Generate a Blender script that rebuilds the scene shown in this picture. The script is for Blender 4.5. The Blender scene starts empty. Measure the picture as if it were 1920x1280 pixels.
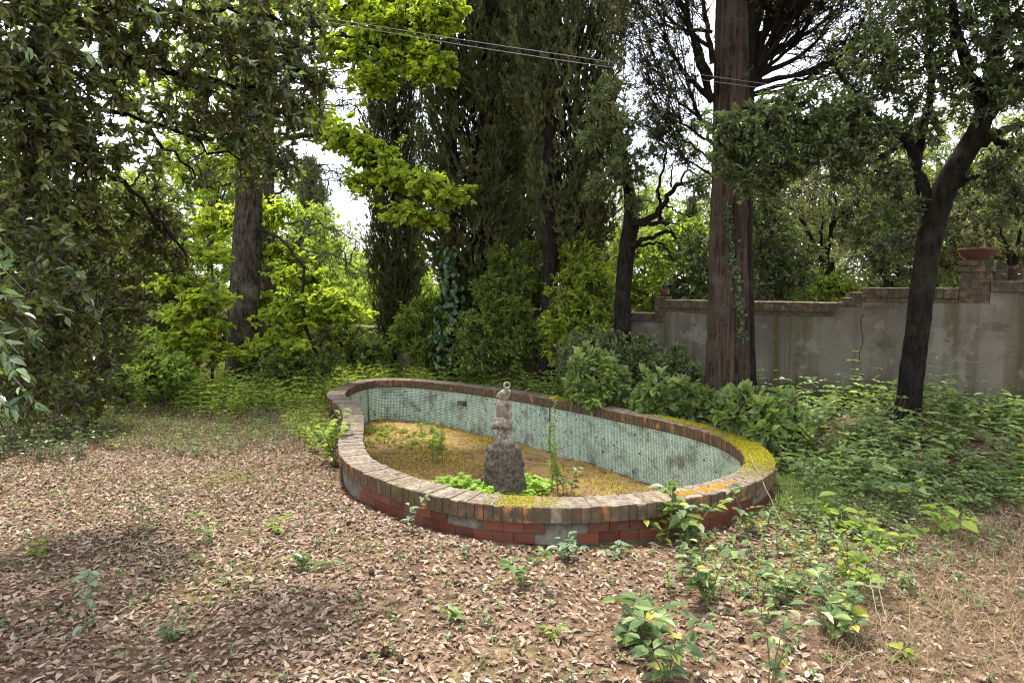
import bpy, math
import numpy as np
from mathutils import Vector, noise as mnoise

R = math.radians
rng = np.random.default_rng(7)
scene = bpy.context.scene
COL = scene.collection

# ------------------------------------------------------------------ camera, sky, sun, exposure
PITCH = R(4.91)
CAM = np.array([0.0, 0.0, 1.97])
FPX = 1280.0
cam_d = bpy.data.cameras.new('camera')
cam = bpy.data.objects.new('camera', cam_d); COL.objects.link(cam)
cam.location = CAM; cam.rotation_euler = (R(90) - PITCH, 0, 0)
cam_d.lens = 24; cam_d.sensor_width = 36; cam_d.clip_start = 0.05; cam_d.clip_end = 1500
scene.camera = cam

SUN_EL, SUN_AZ = R(71), R(-24)          # azimuth measured from +Y towards +X
world = bpy.data.worlds.new('World'); scene.world = world; world.use_nodes = True
wn = world.node_tree; wn.nodes.clear()
w_out = wn.nodes.new('ShaderNodeOutputWorld'); w_bg = wn.nodes.new('ShaderNodeBackground')
w_sky = wn.nodes.new('ShaderNodeTexSky'); w_sky.sky_type = 'NISHITA'; w_sky.sun_disc = False
w_sky.sun_elevation = SUN_EL; w_sky.sun_rotation = SUN_AZ
w_sky.air_density = 1.0; w_sky.dust_density = 2.0; w_sky.ozone_density = 1.0
# thin bright clouds over the blue
w_tc = wn.nodes.new('ShaderNodeTexCoord'); w_ns = wn.nodes.new('ShaderNodeTexNoise')
w_ns.inputs['Scale'].default_value = 2.2; w_ns.inputs['Detail'].default_value = 6
w_cr = wn.nodes.new('ShaderNodeValToRGB')
w_cr.color_ramp.elements[0].position = .34; w_cr.color_ramp.elements[0].color = (.40,.40,.40,1)
w_cr.color_ramp.elements[1].position = .60; w_cr.color_ramp.elements[1].color = (.97,.97,.97,1)
w_mx = wn.nodes.new('ShaderNodeMix'); w_mx.data_type = 'RGBA'
w_mx.inputs['B'].default_value = (6.9, 6.9, 7.2, 1)
wn.links.new(w_tc.outputs['Generated'], w_ns.inputs['Vector'])
wn.links.new(w_ns.outputs['Fac'], w_cr.inputs['Fac'])
wn.links.new(w_cr.outputs['Color'], w_mx.inputs['Factor'])
wn.links.new(w_sky.outputs['Color'], w_mx.inputs['A'])
wn.links.new(w_mx.outputs['Result'], w_bg.inputs['Color'])
w_bg.inputs['Strength'].default_value = 0.15
wn.links.new(w_bg.outputs['Background'], w_out.inputs['Surface'])

sun_d = bpy.data.lights.new('sun', 'SUN'); sun = bpy.data.objects.new('sun', sun_d); COL.objects.link(sun)
sun_d.energy = 3.9; sun_d.angle = R(8); sun_d.color = (1.0, .94, .82)
sdir = Vector((math.sin(SUN_AZ)*math.cos(SUN_EL), math.cos(SUN_AZ)*math.cos(SUN_EL), math.sin(SUN_EL)))
sun.rotation_euler = sdir.to_track_quat('Z', 'Y').to_euler(); sun.location = (0, 0, 30)

vs = scene.view_settings
vs.view_transform = 'Standard'; vs.look = 'None'; vs.gamma = 1; vs.exposure = 1.42; vs.use_curve_mapping = False
cy = scene.cycles
cy.use_denoising = True; cy.use_adaptive_sampling = True; cy.adaptive_threshold = .02; cy.max_bounces = 7; cy.diffuse_bounces = 3; cy.glossy_bounces = 2
cy.transmission_bounces = 3; cy.transparent_max_bounces = 4; cy.caustics_reflective = False; cy.caustics_refractive = False
cy.sample_clamp_indirect = 6; cy.filter_width = 1.15
try:
    cy.denoising_prefilter = 'ACCURATE'; cy.denoising_input_passes = 'RGB_ALBEDO_NORMAL'
except Exception: pass

# ------------------------------------------------------------------ helpers
FW = np.array([0, math.cos(PITCH), -math.sin(PITCH)]); UPV = np.array([0, math.sin(PITCH), math.cos(PITCH)])
def ray(px, py): return FW + np.array([1., 0, 0])*(px-960)/FPX + UPV*(640-py)/FPX
def at(px, py, d):
    r = ray(px, py); return CAM + r*(d/r[1])
def onz(px, py, z):
    r = ray(px, py); return CAM + r*((z-CAM[2])/r[2])
def ss(x): x = np.clip(x, 0, 1); return x*x*(3-2*x)
def gz(x, y):
    x = np.asarray(x, float); y = np.asarray(y, float)
    z = .40*ss((x-2.5)/2.6)*ss((y-5.2)/3.2)
    z = z + .25*ss((x+.2)/2.5)*ss((y-9)/2)*(1-ss((x-2.5)/2.6))
    z = z - .05*np.maximum(0, y-11)*(1-ss((x+1)/4))*np.exp(-np.maximum(0, y-25)/30)
    z = z + .022*np.sin(x*1.7+y*.6)*np.cos(y*1.3-x*.4) + .012*np.sin(x*4.1+1)*np.sin(y*3.7)
    return z
def gnd(px, py):
    p = onz(px, py, 0.)
    for _ in range(12): p = onz(px, py, float(gz(p[0], p[1])))
    return p
def nrm(a): return a/np.maximum(np.linalg.norm(a, axis=-1, keepdims=True), 1e-9)
def rvec(n): return nrm(rng.normal(size=(n, 3)))

class MB:
    def __init__(s): s.V=[]; s.F={3:[],4:[]}; s.A=[]; s.n=0
    def add(s, V, F, a=None):
        V = np.asarray(V, float).reshape(-1, 3); F = np.asarray(F, int)
        if len(V) == 0: return s
        s.V.append(V); s.F[F.shape[1]].append(F + s.n)
        s.A.append(np.full(len(V), .5) if a is None else np.broadcast_to(np.asarray(a, float), (len(V),)))
        s.n += len(V); return s
    def mesh(s, name, mat, smooth=False):
        V = np.concatenate(s.V) if s.V else np.zeros((0,3))
        t = np.concatenate(s.F[3]) if s.F[3] else np.zeros((0,3), int)
        q = np.concatenate(s.F[4]) if s.F[4] else np.zeros((0,4), int)
        me = bpy.data.meshes.new(name)
        me.vertices.add(len(V)); me.vertices.foreach_set('co', V.ravel())
        me.loops.add(t.size+q.size); me.loops.foreach_set('vertex_index', np.concatenate([t.ravel(), q.ravel()]))
        me.polygons.add(len(t)+len(q))
        me.polygons.foreach_set('loop_start', np.concatenate([np.arange(len(t))*3, t.size+np.arange(len(q))*4]))
        me.polygons.foreach_set('use_smooth', np.full(len(t)+len(q), bool(smooth)))
        at_ = me.attributes.new('rnd', 'FLOAT', 'POINT'); at_.data.foreach_set('value', np.concatenate(s.A) if s.A else np.zeros(0))
        me.update(calc_edges=True); me.validate()
        me.materials.append(mat); return me
    def build(s, name, mat, parent=None, smooth=False, kind=None):
        return link(name, s.mesh(name, mat, smooth), parent, kind)
def link(name, me, parent=None, kind=None):
    o = bpy.data.objects.new(name, me); COL.objects.link(o)
    if parent is not None: o.parent = parent
    if kind: o['kind'] = kind
    return o
def tag(o, label, cat, group=None, kind=None):
    o['label'] = label; o['category'] = cat
    if group: o['group'] = group
    if kind: o['kind'] = kind
    return o
def thing(name, label, cat, loc=(0,0,0), group=None):
    o = bpy.data.objects.new(name, None); COL.objects.link(o); o.location = tuple(float(v) for v in loc); o.empty_display_size = .1
    return tag(o, label, cat, group)

BOXF = np.array([[0,3,2,1],[4,5,6,7],[0,1,5,4],[1,2,6,5],[2,3,7,6],[3,0,4,7]])
def box(x0,x1,y0,y1,z0,z1):
    return np.array([[x0,y0,z0],[x1,y0,z0],[x1,y1,z0],[x0,y1,z0],[x0,y0,z1],[x1,y0,z1],[x1,y1,z1],[x0,y1,z1]], float)
def tube(P, r, k=6, cap=True, ridge=0, seed=0):
    P = np.asarray(P, float); n = len(P); r = np.atleast_1d(np.asarray(r, float)); r = np.interp(np.linspace(0,1,n), np.linspace(0,1,len(r)), r) if len(r) > 1 else np.full(n, r[0])
    T = nrm(np.gradient(P, axis=0)); ref = np.array([1.,0,0]) if abs(T[0][0]) < .8 else np.array([0,1.,0])
    V = []; a = np.arange(k)*2*math.pi/k
    for i in range(n):
        u = np.cross(T[i], ref); u /= np.linalg.norm(u); w = np.cross(T[i], u); ref = np.cross(u, T[i]); ref = -ref if np.dot(ref, np.cross(u, T[i])) < 0 else ref
        rr = r[i]
        if ridge:
            rr = r[i]*(1 + ridge*(np.sin(a*3+seed+P[i][2]*.25)*.6+np.sin(a*7+seed*2+P[i][2]*.5)*.5+np.sin(a*13+P[i][2]*1.1+seed)*.35)+ridge*.5*rng.normal(size=k))
        V.append(P[i] + np.outer(np.cos(a)*rr, u) + np.outer(np.sin(a)*rr, w))
    V = np.concatenate(V); F = []
    i0 = np.arange(n-1)[:,None]*k; j = np.arange(k)[None]; j2 = (j+1) % k
    F = np.stack([i0+j, i0+j2, i0+k+j2, i0+k+j], -1).reshape(-1, 4)
    return V, F
def curve(pts, n=12):                      # Catmull-Rom
    P = np.asarray(pts, float); P = np.vstack([2*P[0]-P[1], P, 2*P[-1]-P[-2]]); out=[]
    m = len(P)-3
    for i in range(m):
        t = np.linspace(0, 1, max(2, n//m+1), endpoint=(i == m-1))[:,None]
        p0,p1,p2,p3 = P[i:i+4]
        out.append(.5*((2*p1)+(-p0+p2)*t+(2*p0-5*p1+4*p2-p3)*t*t+(-p0+3*p1-3*p2+p3)*t**3))
    return np.vstack(out)
def wobble(P, amp):
    Q = P.copy(); 
    Q[1:-1] += rng.normal(size=(len(P)-2, 3))*amp
    return Q

# leaves: P base, D axis, N face normal, L length, W width
def leaves(mb, P, D, N, L, W, rnd, fine=False, fold=.18, droop=.12):
    n = len(P)
    if n == 0: return
    D = nrm(D); S = nrm(np.cross(D, N)); M = nrm(np.cross(S, D))
    L = np.broadcast_to(L, (n,))[:,None]; W = np.broadcast_to(W, (n,))[:,None]/2
    tip = P + D*L - M*L*droop
    if fine:
        l1 = P+D*L*.30+S*W*.92+M*W*fold*2; l2 = P+D*L*.66+S*W*.80+M*(W*fold*2-L*droop*.35)
        r1 = P+D*L*.30-S*W*.92+M*W*fold*2; r2 = P+D*L*.66-S*W*.80+M*(W*fold*2-L*droop*.35)
        V = np.stack([P,l1,l2,tip,r2,r1], 1).reshape(-1, 3); b = np.arange(n)[:,None]*6
        F = np.concatenate([b+np.array([[0,1,2,3]]), b+np.array([[0,3,4,5]])]); k = 6
    else:
        l = P+D*L*.45+S*W+M*W*fold*2; r = P+D*L*.45-S*W+M*W*fold*2
        V = np.stack([P,l,tip,r], 1).reshape(-1, 3); b = np.arange(n)[:,None]*4
        F = np.concatenate([b+np.array([[0,1,2]]), b+np.array([[0,2,3]])]); k = 4
    mb.add(V, F, np.repeat(np.broadcast_to(rnd, (n,)), k))
def star_leaves(mb, P, D, N, L, rnd):      # five-lobed flat maple leaves
    n = len(P); D = nrm(D); S = nrm(np.cross(D, N)); M = nrm(np.cross(S, D)); L = np.broadcast_to(L, (n,))[:,None]
    pts = [(0,0,0),(.18,.52,-.06),(.42,.30,.05),(.78,.46,-.10),(.72,.16,.04),(1.08,0,-.10),(.72,-.16,.04),(.78,-.46,-.10),(.42,-.30,.05),(.18,-.52,-.06)]
    V = np.stack([P+D*L*a+S*L*b+M*L*c for a,b,c in pts], 1).reshape(-1, 3); b = np.arange(n)[:,None]*10
    F4 = np.concatenate([b+np.array([q]) for q in ([0,1,2,3],[0,3,4,5],[0,5,6,7],[0,7,8,9])])
    mb.add(V, F4, np.repeat(np.broadcast_to(rnd, (n,)), 10))
def twig_leaves(mb, S, E, m, L, W, spread=.8, up=.3, nup=.8, fine=False, rb=None, star=False, t0=.15, flat=1., droop=.12):
    n = len(S); T = nrm(E-S)
    S2 = np.repeat(S, m, 0); E2 = np.repeat(E, m, 0); T2 = np.repeat(T, m, 0)
    t = rng.uniform(t0, 1.03, size=(n*m, 1)); P = S2+(E2-S2)*t
    rv = rvec(n*m); rv[:,2] *= flat
    D = nrm(T2*.8 + rv*spread + np.array([0,0,up]))
    N = nrm(np.array([0,0,nup]) + rvec(n*m)*.75)
    rb = rng.uniform(0, 1, n) if rb is None else rb
    rnd = np.clip(np.repeat(rb, m)*.5 + rng.uniform(0, .5, n*m), 0, 1)
    Ls = L*rng.uniform(.65, 1.25, n*m)
    if star: star_leaves(mb, P, D, N, Ls, rnd)
    else: leaves(mb, P, D, N, Ls, Ls*(W/L)*rng.uniform(.8, 1.2, n*m), rnd, fine, droop=droop)
def ellip(n, c, r, shell=.45):
    v = rvec(n); k = (shell**3 + (1-shell**3)*rng.uniform(0, 1, n))**(1/3)
    return np.asarray(c) + v*np.asarray(r)*k[:,None]
def twigs(wood, S, E, r=.004):
    n = len(S); T = nrm(E-S); u = nrm(np.cross(T, np.array([.3,.5,.8]))); w = np.cross(T, u)
    a = [0, 2.094, 4.189]
    r = np.broadcast_to(r, (n,))[:,None]
    V = np.stack([S+u*r*math.cos(x)+w*r*math.sin(x) for x in a]+[E+u*r*.35*math.cos(x)+w*r*.35*math.sin(x) for x in a], 1).reshape(-1, 3)
    b = np.arange(n)[:,None]*6
    F = np.concatenate([b+np.array([q]) for q in ([0,1,4,3],[1,2,5,4],[2,0,3,5])])
    wood.add(V, F)

# ------------------------------------------------------------------ materials
def newmat(name):
    m = bpy.data.materials.new(name); m.use_nodes = True; nt = m.node_tree
    b = nt.nodes['Principled BSDF']; return m, nt, b
def ramp(nt, stops, fac=None):
    n = nt.nodes.new('ShaderNodeValToRGB'); e = n.color_ramp.elements
    while len(e) < len(stops): e.new(.5)
    for i,(p,c) in enumerate(stops): e[i].position = p; e[i].color = (*c, 1)
    if fac is not None: nt.links.new(fac, n.inputs['Fac'])
    return n
def noise(nt, scale, detail=4, vec=None, rough=.55):
    n = nt.nodes.new('ShaderNodeTexNoise'); n.inputs['Scale'].default_value = scale; n.inputs['Detail'].default_value = detail; n.inputs['Roughness'].default_value = rough
    if vec is not None: nt.links.new(vec, n.inputs['Vector'])
    return n
def coords(nt, kind='Object', scale=(1,1,1)):
    t = nt.nodes.new('ShaderNodeTexCoord'); m = nt.nodes.new('ShaderNodeMapping'); m.inputs['Scale'].default_value = scale
    nt.links.new(t.outputs[kind], m.inputs['Vector']); return m.outputs['Vector']
def wcoords(nt, scale=(1,1,1)):
    t = nt.nodes.new('ShaderNodeNewGeometry'); m = nt.nodes.new('ShaderNodeMapping'); m.inputs['Scale'].default_value = scale
    nt.links.new(t.outputs['Position'], m.inputs['Vector']); return m.outputs['Vector']
def bump(nt, b, h, strength=.5, dist=.02):
    n = nt.nodes.new('ShaderNodeBump'); n.inputs['Strength'].default_value = strength; n.inputs['Distance'].default_value = dist
    nt.links.new(h, n.inputs['Height']); nt.links.new(n.outputs['Normal'], b.inputs['Normal'])
def mixc(nt, f, a, b, mode='MIX'):
    n = nt.nodes.new('ShaderNodeMix'); n.data_type = 'RGBA'; n.blend_type = mode
    for k, v in (('Factor', f), ('A', a), ('B', b)):
        s = n.inputs[k] if k == 'Factor' else [i for i in n.inputs if i.name == k and i.type == 'RGBA'][0]
        if hasattr(v, 'is_linked') or hasattr(v, 'links'): nt.links.new(v, s)
        elif isinstance(v, (int, float)): s.default_value = v
        else: s.default_value = (*v, 1)
    return [o for o in n.outputs if o.type == 'RGBA'][0]
def attr(nt, name='rnd'):
    n = nt.nodes.new('ShaderNodeAttribute'); n.attribute_name = name; return n.outputs['Fac']
def leafmat(name, stops, trans=.35, rough=.45, spec=.35, tcol=1.7):
    m, nt, b = newmat(name)
    r = ramp(nt, stops, attr(nt)); c = r.outputs['Color']
    nt.links.new(c, b.inputs['Base Color']); b.inputs['Roughness'].default_value = rough; b.inputs['Specular IOR Level'].default_value = spec
    tr = nt.nodes.new('ShaderNodeBsdfTranslucent')
    tc = mixc(nt, 1., c, (tcol, tcol*1.05, tcol*.55), 'MULTIPLY'); nt.links.new(tc, tr.inputs['Color'])
    mx = nt.nodes.new('ShaderNodeMixShader'); mx.inputs[0].default_value = trans
    nt.links.new(b.outputs[0], mx.inputs[1]); nt.links.new(tr.outputs[0], mx.inputs[2])
    nt.links.new(mx.outputs[0], nt.nodes['Material Output'].inputs['Surface']); return m
M = {}
M['oak']    = leafmat('holm_oak_leaf', [(0,(.028,.040,.012)),(.4,(.060,.077,.022)),(.75,(.110,.130,.038)),(.93,(.21,.24,.07)),(1,(.22,.16,.05))], .40, .32, .6, 1.9)
M['oakr']   = leafmat('oak_leaf_dark', [(0,(.035,.052,.018)),(.6,(.070,.100,.032)),(1,(.14,.19,.045))], .34, .32, .65)
M['maple']  = leafmat('maple_leaf', [(0,(.12,.18,.022)),(.45,(.22,.28,.034)),(1,(.38,.41,.055))], .55, .5, .25, 2.1)
M['cyp']    = leafmat('cypress_leaf', [(0,(.040,.050,.020)),(.55,(.080,.092,.038)),(.92,(.145,.155,.066)),(1,(.15,.12,.06))], .20, .7, .15)
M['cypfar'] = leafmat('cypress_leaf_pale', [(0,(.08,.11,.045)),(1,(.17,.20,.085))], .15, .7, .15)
M['olive']  = leafmat('olive_leaf', [(0,(.12,.14,.065)),(.6,(.20,.225,.11)),(1,(.32,.34,.18))], .38, .5, .35)
M['silver'] = leafmat('grey_green_leaf', [(0,(.075,.105,.038)),(.6,(.14,.175,.07)),(1,(.26,.30,.13))], .35, .42, .5)
M['laurel'] = leafmat('shrub_leaf', [(0,(.065,.105,.024)),(.5,(.125,.175,.036)),(.8,(.22,.275,.046)),(1,(.35,.39,.05))], .45, .42, .4)
M['yellow'] = leafmat('yellow_green_leaf', [(0,(.11,.17,.035)),(.6,(.19,.26,.05)),(1,(.30,.36,.06))], .45, .5, .3, 1.8)
M['rhodo']  = leafmat('sunlit_tint_leaf', [(0,(.09,.135,.024)),(.5,(.19,.245,.036)),(1,(.38,.42,.045))], .48, .45, .35)  # yellowish new growth, brightened so the leaf colour itself carries the sunlight
M['under']  = leafmat('undergrowth_leaf', [(0,(.060,.100,.032)),(.45,(.125,.185,.065)),(.85,(.23,.30,.10)),(.96,(.38,.38,.08)),(1,(.30,.18,.08))], .36, .42, .4)
M['seed']   = leafmat('seedling_leaf', [(0,(.060,.100,.038)),(.5,(.115,.175,.068)),(.85,(.20,.265,.085)),(1,(.36,.35,.07))], .30, .42, .45)
M['broad']  = leafmat('broad_shrub_leaf', [(0,(.085,.135,.040)),(.5,(.165,.230,.075)),(.92,(.28,.34,.115)),(1,(.36,.34,.07))], .38, .42, .4)
M['blue']   = leafmat('blue_green_leaf', [(0,(.10,.16,.10)),(1,(.22,.31,.20))], .25, .5, .4)
M['sedum']  = leafmat('bright_herb_leaf', [(0,(.28,.42,.08)),(1,(.50,.62,.17))], .4, .5, .3)
M['weed']   = leafmat('thin_weed_leaf', [(0,(.15,.23,.06)),(1,(.30,.38,.13))], .35, .5, .3)
M['ivy']    = leafmat('ivy_leaf', [(0,(.018,.045,.014)),(.7,(.035,.080,.022)),(1,(.06,.12,.03))], .15, .30, .5)
M['wood']   = leafmat('woodland_leaf', [(0,(.12,.175,.035)),(.5,(.21,.275,.055)),(1,(.34,.40,.08))], .5, .55, .25)
M['grass']  = leafmat('grass_blade', [(0,(.10,.17,.04)),(1,(.24,.31,.09))], .35, .6, .2)
M['straw']  = leafmat('dry_grass', [(0,(.085,.052,.030)),(.5,(.155,.105,.060)),(1,(.32,.24,.15))], .2, .7, .2, 1.2)
M['needle'] = leafmat('needle_litter', [(0,(.085,.052,.030)),(.6,(.20,.125,.074)),(1,(.38,.26,.16))], .05, .8, .15, 1.)
M['litter'] = leafmat('dry_leaf', [(0,(.050,.032,.022)),(.22,(.125,.080,.054)),(.5,(.245,.168,.120)),(.78,(.38,.285,.220)),(1,(.50,.42,.35))], .12, .55, .35, 1.1)

def barkmat(name, c0, c1, c2=None, vs=(14,14,2.2), strength=.9):
    m, nt, b = newmat(name); v = coords(nt, 'Object', vs)
    n = noise(nt, 1.0, 10, v, .75); n2 = noise(nt, 3.0, 5, coords(nt, 'Object', (1,1,1)), .7)
    r = ramp(nt, [(.40,c0),(.62,c1)], n.outputs['Fac']); c = r.outputs['Color']
    if c2: 
        rr = ramp(nt, [(.5,(0,0,0)),(.68,(1,1,1))], n2.outputs['Fac']); c = mixc(nt, rr.outputs['Color'], c, c2)
    nt.links.new(c, b.inputs['Base Color']); b.inputs['Roughness'].default_value = .9; b.inputs['Specular IOR Level'].default_value = .15
    bump(nt, b, n.outputs['Fac'], strength, .06); return m
M['bark_red'] = barkmat('cypress_bark', (.010,.007,.005), (.105,.072,.050), (.085,.075,.058), (30,30,1.5), 1.)
M['bark_dark'] = barkmat('dark_bark', (.004,.003,.002), (.026,.021,.015), (.034,.032,.022), (24,24,5), 1.)
M['bark_grey'] = barkmat('lichen_bark', (.012,.010,.0075), (.11,.093,.068), (.16,.155,.115), (22,22,5), 1.)
M['twig'] = barkmat('twig_bark', (.035,.027,.02), (.10,.078,.058), None, (30,30,30), .3)
M['stem'] = leafmat('plant_stem', [(0,(.10,.075,.045)),(1,(.16,.16,.06))], .05, .7, .2, 1.)

def soilmat():
    m, nt, b = newmat('forest_soil'); v = wcoords(nt)
    n1 = noise(nt, .55, 5, v); n2 = noise(nt, 9, 8, v, .7); n3 = noise(nt, 60, 4, v, .7)
    r = ramp(nt, [(.34,(.038,.026,.018)),(.50,(.115,.075,.050)),(.66,(.25,.175,.122))], n2.outputs['Fac'])
    mo = ramp(nt, [(.52,(0,0,0)),(.66,(1,1,1))], n1.outputs['Fac'])
    c = mixc(nt, mo.outputs['Color'], r.outputs['Color'], mixc(nt, n2.outputs['Fac'], (.07,.07,.025), (.14,.13,.045)))
    c = mixc(nt, .5, c, mixc(nt, ramp(nt, [(.36,(0,0,0)),(.64,(1,1,1))], n3.outputs['Fac']).outputs['Color'], (.15,.13,.12), (1.85,1.8,1.75)), 'MULTIPLY')
    nt.links.new(c, b.inputs['Base Color']); b.inputs['Roughness'].default_value = .95; b.inputs['Specular IOR Level'].default_value = .1
    bump(nt, b, n3.outputs['Fac'], .7, .02); return m
M['soil'] = soilmat()
def brickmat(name, stops, grime=(.070,.057,.037), moss=0., glo=.9):
    m, nt, b = newmat(name)
    oi = nt.nodes.new('ShaderNodeObjectInfo'); base = ramp(nt, stops, oi.outputs['Random']).outputs['Color']
    v = wcoords(nt); n = noise(nt, 16, 7, v, .68); n2 = noise(nt, 2.6, 4, v); n3 = noise(nt, 90, 3, v)
    g = ramp(nt, [(.36,(0,0,0)),(.55,(1,1,1))], n.outputs['Fac']).outputs['Color']
    c = mixc(nt, g, base, grime)
    ge = nt.nodes.new('ShaderNodeNewGeometry'); sx = nt.nodes.new('ShaderNodeSeparateXYZ'); nt.links.new(ge.outputs['Normal'], sx.inputs[0])
    up = ramp(nt, [(.55,(0,0,0)),(.8,(1,1,1))], sx.outputs['Z']).outputs['Color']        # weathered upper faces carry dust and lichen
    du = ramp(nt, [(.3,(.062,.048,.037)),(.48,(.132,.106,.086)),(.68,(.27,.232,.198))], noise(nt, 22, 8, v, .75).outputs['Fac']).outputs['Color']
    c = mixc(nt, mixc(nt, .95, (0,0,0), up), c, du)
    c = mixc(nt, .45, c, mixc(nt, n3.outputs['Fac'], (.35,.35,.35), (1.5,1.5,1.5)), 'MULTIPLY')
    if moss:
        mm = ramp(nt, [(.56,(0,0,0)),(.66,(1,1,1))], n2.outputs['Fac']).outputs['Color']
        c = mixc(nt, mixc(nt, mm, (0,0,0), (moss,moss,moss)), c, (.11,.105,.03))
    nt.links.new(c, b.inputs['Base Color']); b.inputs['Roughness'].default_value = glo; b.inputs['Specular IOR Level'].default_value = .2
    bump(nt, b, n.outputs['Fac'], .55, .008); return m
M['brick'] = brickmat('weathered_coping_brick', [(0,(.11,.062,.034)),(.35,(.17,.085,.045)),(.6,(.15,.10,.062)),(.82,(.28,.115,.045)),(1,(.40,.17,.06))], moss=.35)
M['wbrick'] = brickmat('wall_coping_brick', [(0,(.10,.065,.042)),(.5,(.15,.09,.055)),(1,(.20,.125,.075))], (.05,.045,.030), moss=.5)
def tilemat():
    m, nt, b = newmat('red_glazed_tile'); oi = nt.nodes.new('ShaderNodeObjectInfo')
    base = ramp(nt, [(0,(.070,.018,.011)),(.5,(.105,.027,.016)),(1,(.145,.042,.024))], oi.outputs['Random']).outputs['Color']
    n = noise(nt, 9, 6, wcoords(nt), .65)
    c = mixc(nt, ramp(nt, [(.48,(0,0,0)),(.7,(.8,.8,.8))], n.outputs['Fac']).outputs['Color'], base, (.085,.065,.045))
    nt.links.new(c, b.inputs['Base Color']); b.inputs['Roughness'].default_value = .42; b.inputs['Specular IOR Level'].default_value = .45
    bump(nt, b, n.outputs['Fac'], .2, .01); return m
M['tile'] = tilemat()
def mortarmat(name, a, bb, sc=12):
    m, nt, b = newmat(name); n = noise(nt, sc, 8, wcoords(nt), .7)
    c = ramp(nt, [(.3,a),(.65,bb)], n.outputs['Fac']).outputs['Color']
    nt.links.new(c, b.inputs['Base Color']); b.inputs['Roughness'].default_value = .95; b.inputs['Specular IOR Level'].default_value = .1
    bump(nt, b, n.outputs['Fac'], .8, .015); return m
M['mortar'] = mortarmat('old_mortar', (.055,.050,.038), (.19,.175,.14))
M['rimbed'] = mortarmat('rim_mortar', (.085,.066,.05), (.29,.245,.20), 22)
M['grout'] = mortarmat('dark_grout', (.018,.020,.015), (.13,.14,.11), 5)
M['crack'] = mortarmat('dark_crack', (.006,.006,.005), (.02,.018,.015))
M['rock'] = mortarmat('dark_tufa', (.012,.010,.008), (.16,.14,.115), 26)
def mosaicmat():
    m, nt, b = newmat('mint_mosaic'); v = wcoords(nt)
    base = ramp(nt, [(0,(.38,.55,.43)),(.5,(.50,.66,.53)),(1,(.66,.77,.64))], attr(nt)).outputs['Color']
    n = noise(nt, 3.4, 10, v, .78); n2 = noise(nt, 1.3, 6, wcoords(nt, (3,3,.5)), .7)
    c = mixc(nt, ramp(nt, [(.49,(0,0,0)),(.60,(.85,.85,.85))], n.outputs['Fac']).outputs['Color'], base, (.13,.135,.10))
    c = mixc(nt, ramp(nt, [(.58,(0,0,0)),(.72,(.7,.7,.7))], n2.outputs['Fac']).outputs['Color'], c, (.16,.14,.10))
    nt.links.new(c, b.inputs['Base Color']); b.inputs['Roughness'].default_value = .4; b.inputs['Specular IOR Level'].default_value = .4
    return m
M['mosaic'] = mosaicmat()
def floormat():
    m, nt, b = newmat('mossy_basin_floor'); v = wcoords(nt)
    n = noise(nt, 3.0, 10, v, .75); n2 = noise(nt, 40, 8, v, .8)
    c = ramp(nt, [(.36,(.17,.105,.06)),(.45,(.34,.215,.085)),(.58,(.42,.30,.075)),(.75,(.36,.34,.08))], n.outputs['Fac']).outputs['Color']
    c = mixc(nt, .75, c, mixc(nt, ramp(nt, [(.35,(0,0,0)),(.65,(1,1,1))], n2.outputs['Fac']).outputs['Color'], (.3,.27,.22), (1.5,1.5,1.45)), 'MULTIPLY')
    nt.links.new(c, b.inputs['Base Color']); b.inputs['Roughness'].default_value = .95; bump(nt, b, n2.outputs['Fac'], 1., .04); return m
M['floor'] = floormat()
M['moss'] = leafmat('moss_tuft', [(0,(.20,.18,.02)),(.5,(.33,.30,.025)),(1,(.46,.40,.04))], .2, .9, .1, 1.2)
M['lichen'] = leafmat('orange_lichen', [(0,(.42,.22,.02)),(1,(.58,.34,.03))], .05, .9, .1, 1.)
def statuemat():
    m, nt, b = newmat('lichened_stone'); v = wcoords(nt); n = noise(nt, 22, 8, v, .7); n2 = noise(nt, 6, 4, v)
    c = ramp(nt, [(.32,(.055,.045,.034)),(.5,(.21,.185,.145)),(.68,(.42,.385,.335))], n.outputs['Fac']).outputs['Color']
    c = mixc(nt, ramp(nt, [(.45,(0,0,0)),(.65,(.75,.75,.75))], n2.outputs['Fac']).outputs['Color'], c, (.13,.095,.045))
    nt.links.new(c, b.inputs['Base Color']); b.inputs['Roughness'].default_value = .9; bump(nt, b, n.outputs['Fac'], 1., .02); return m
M['statue'] = statuemat()
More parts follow.
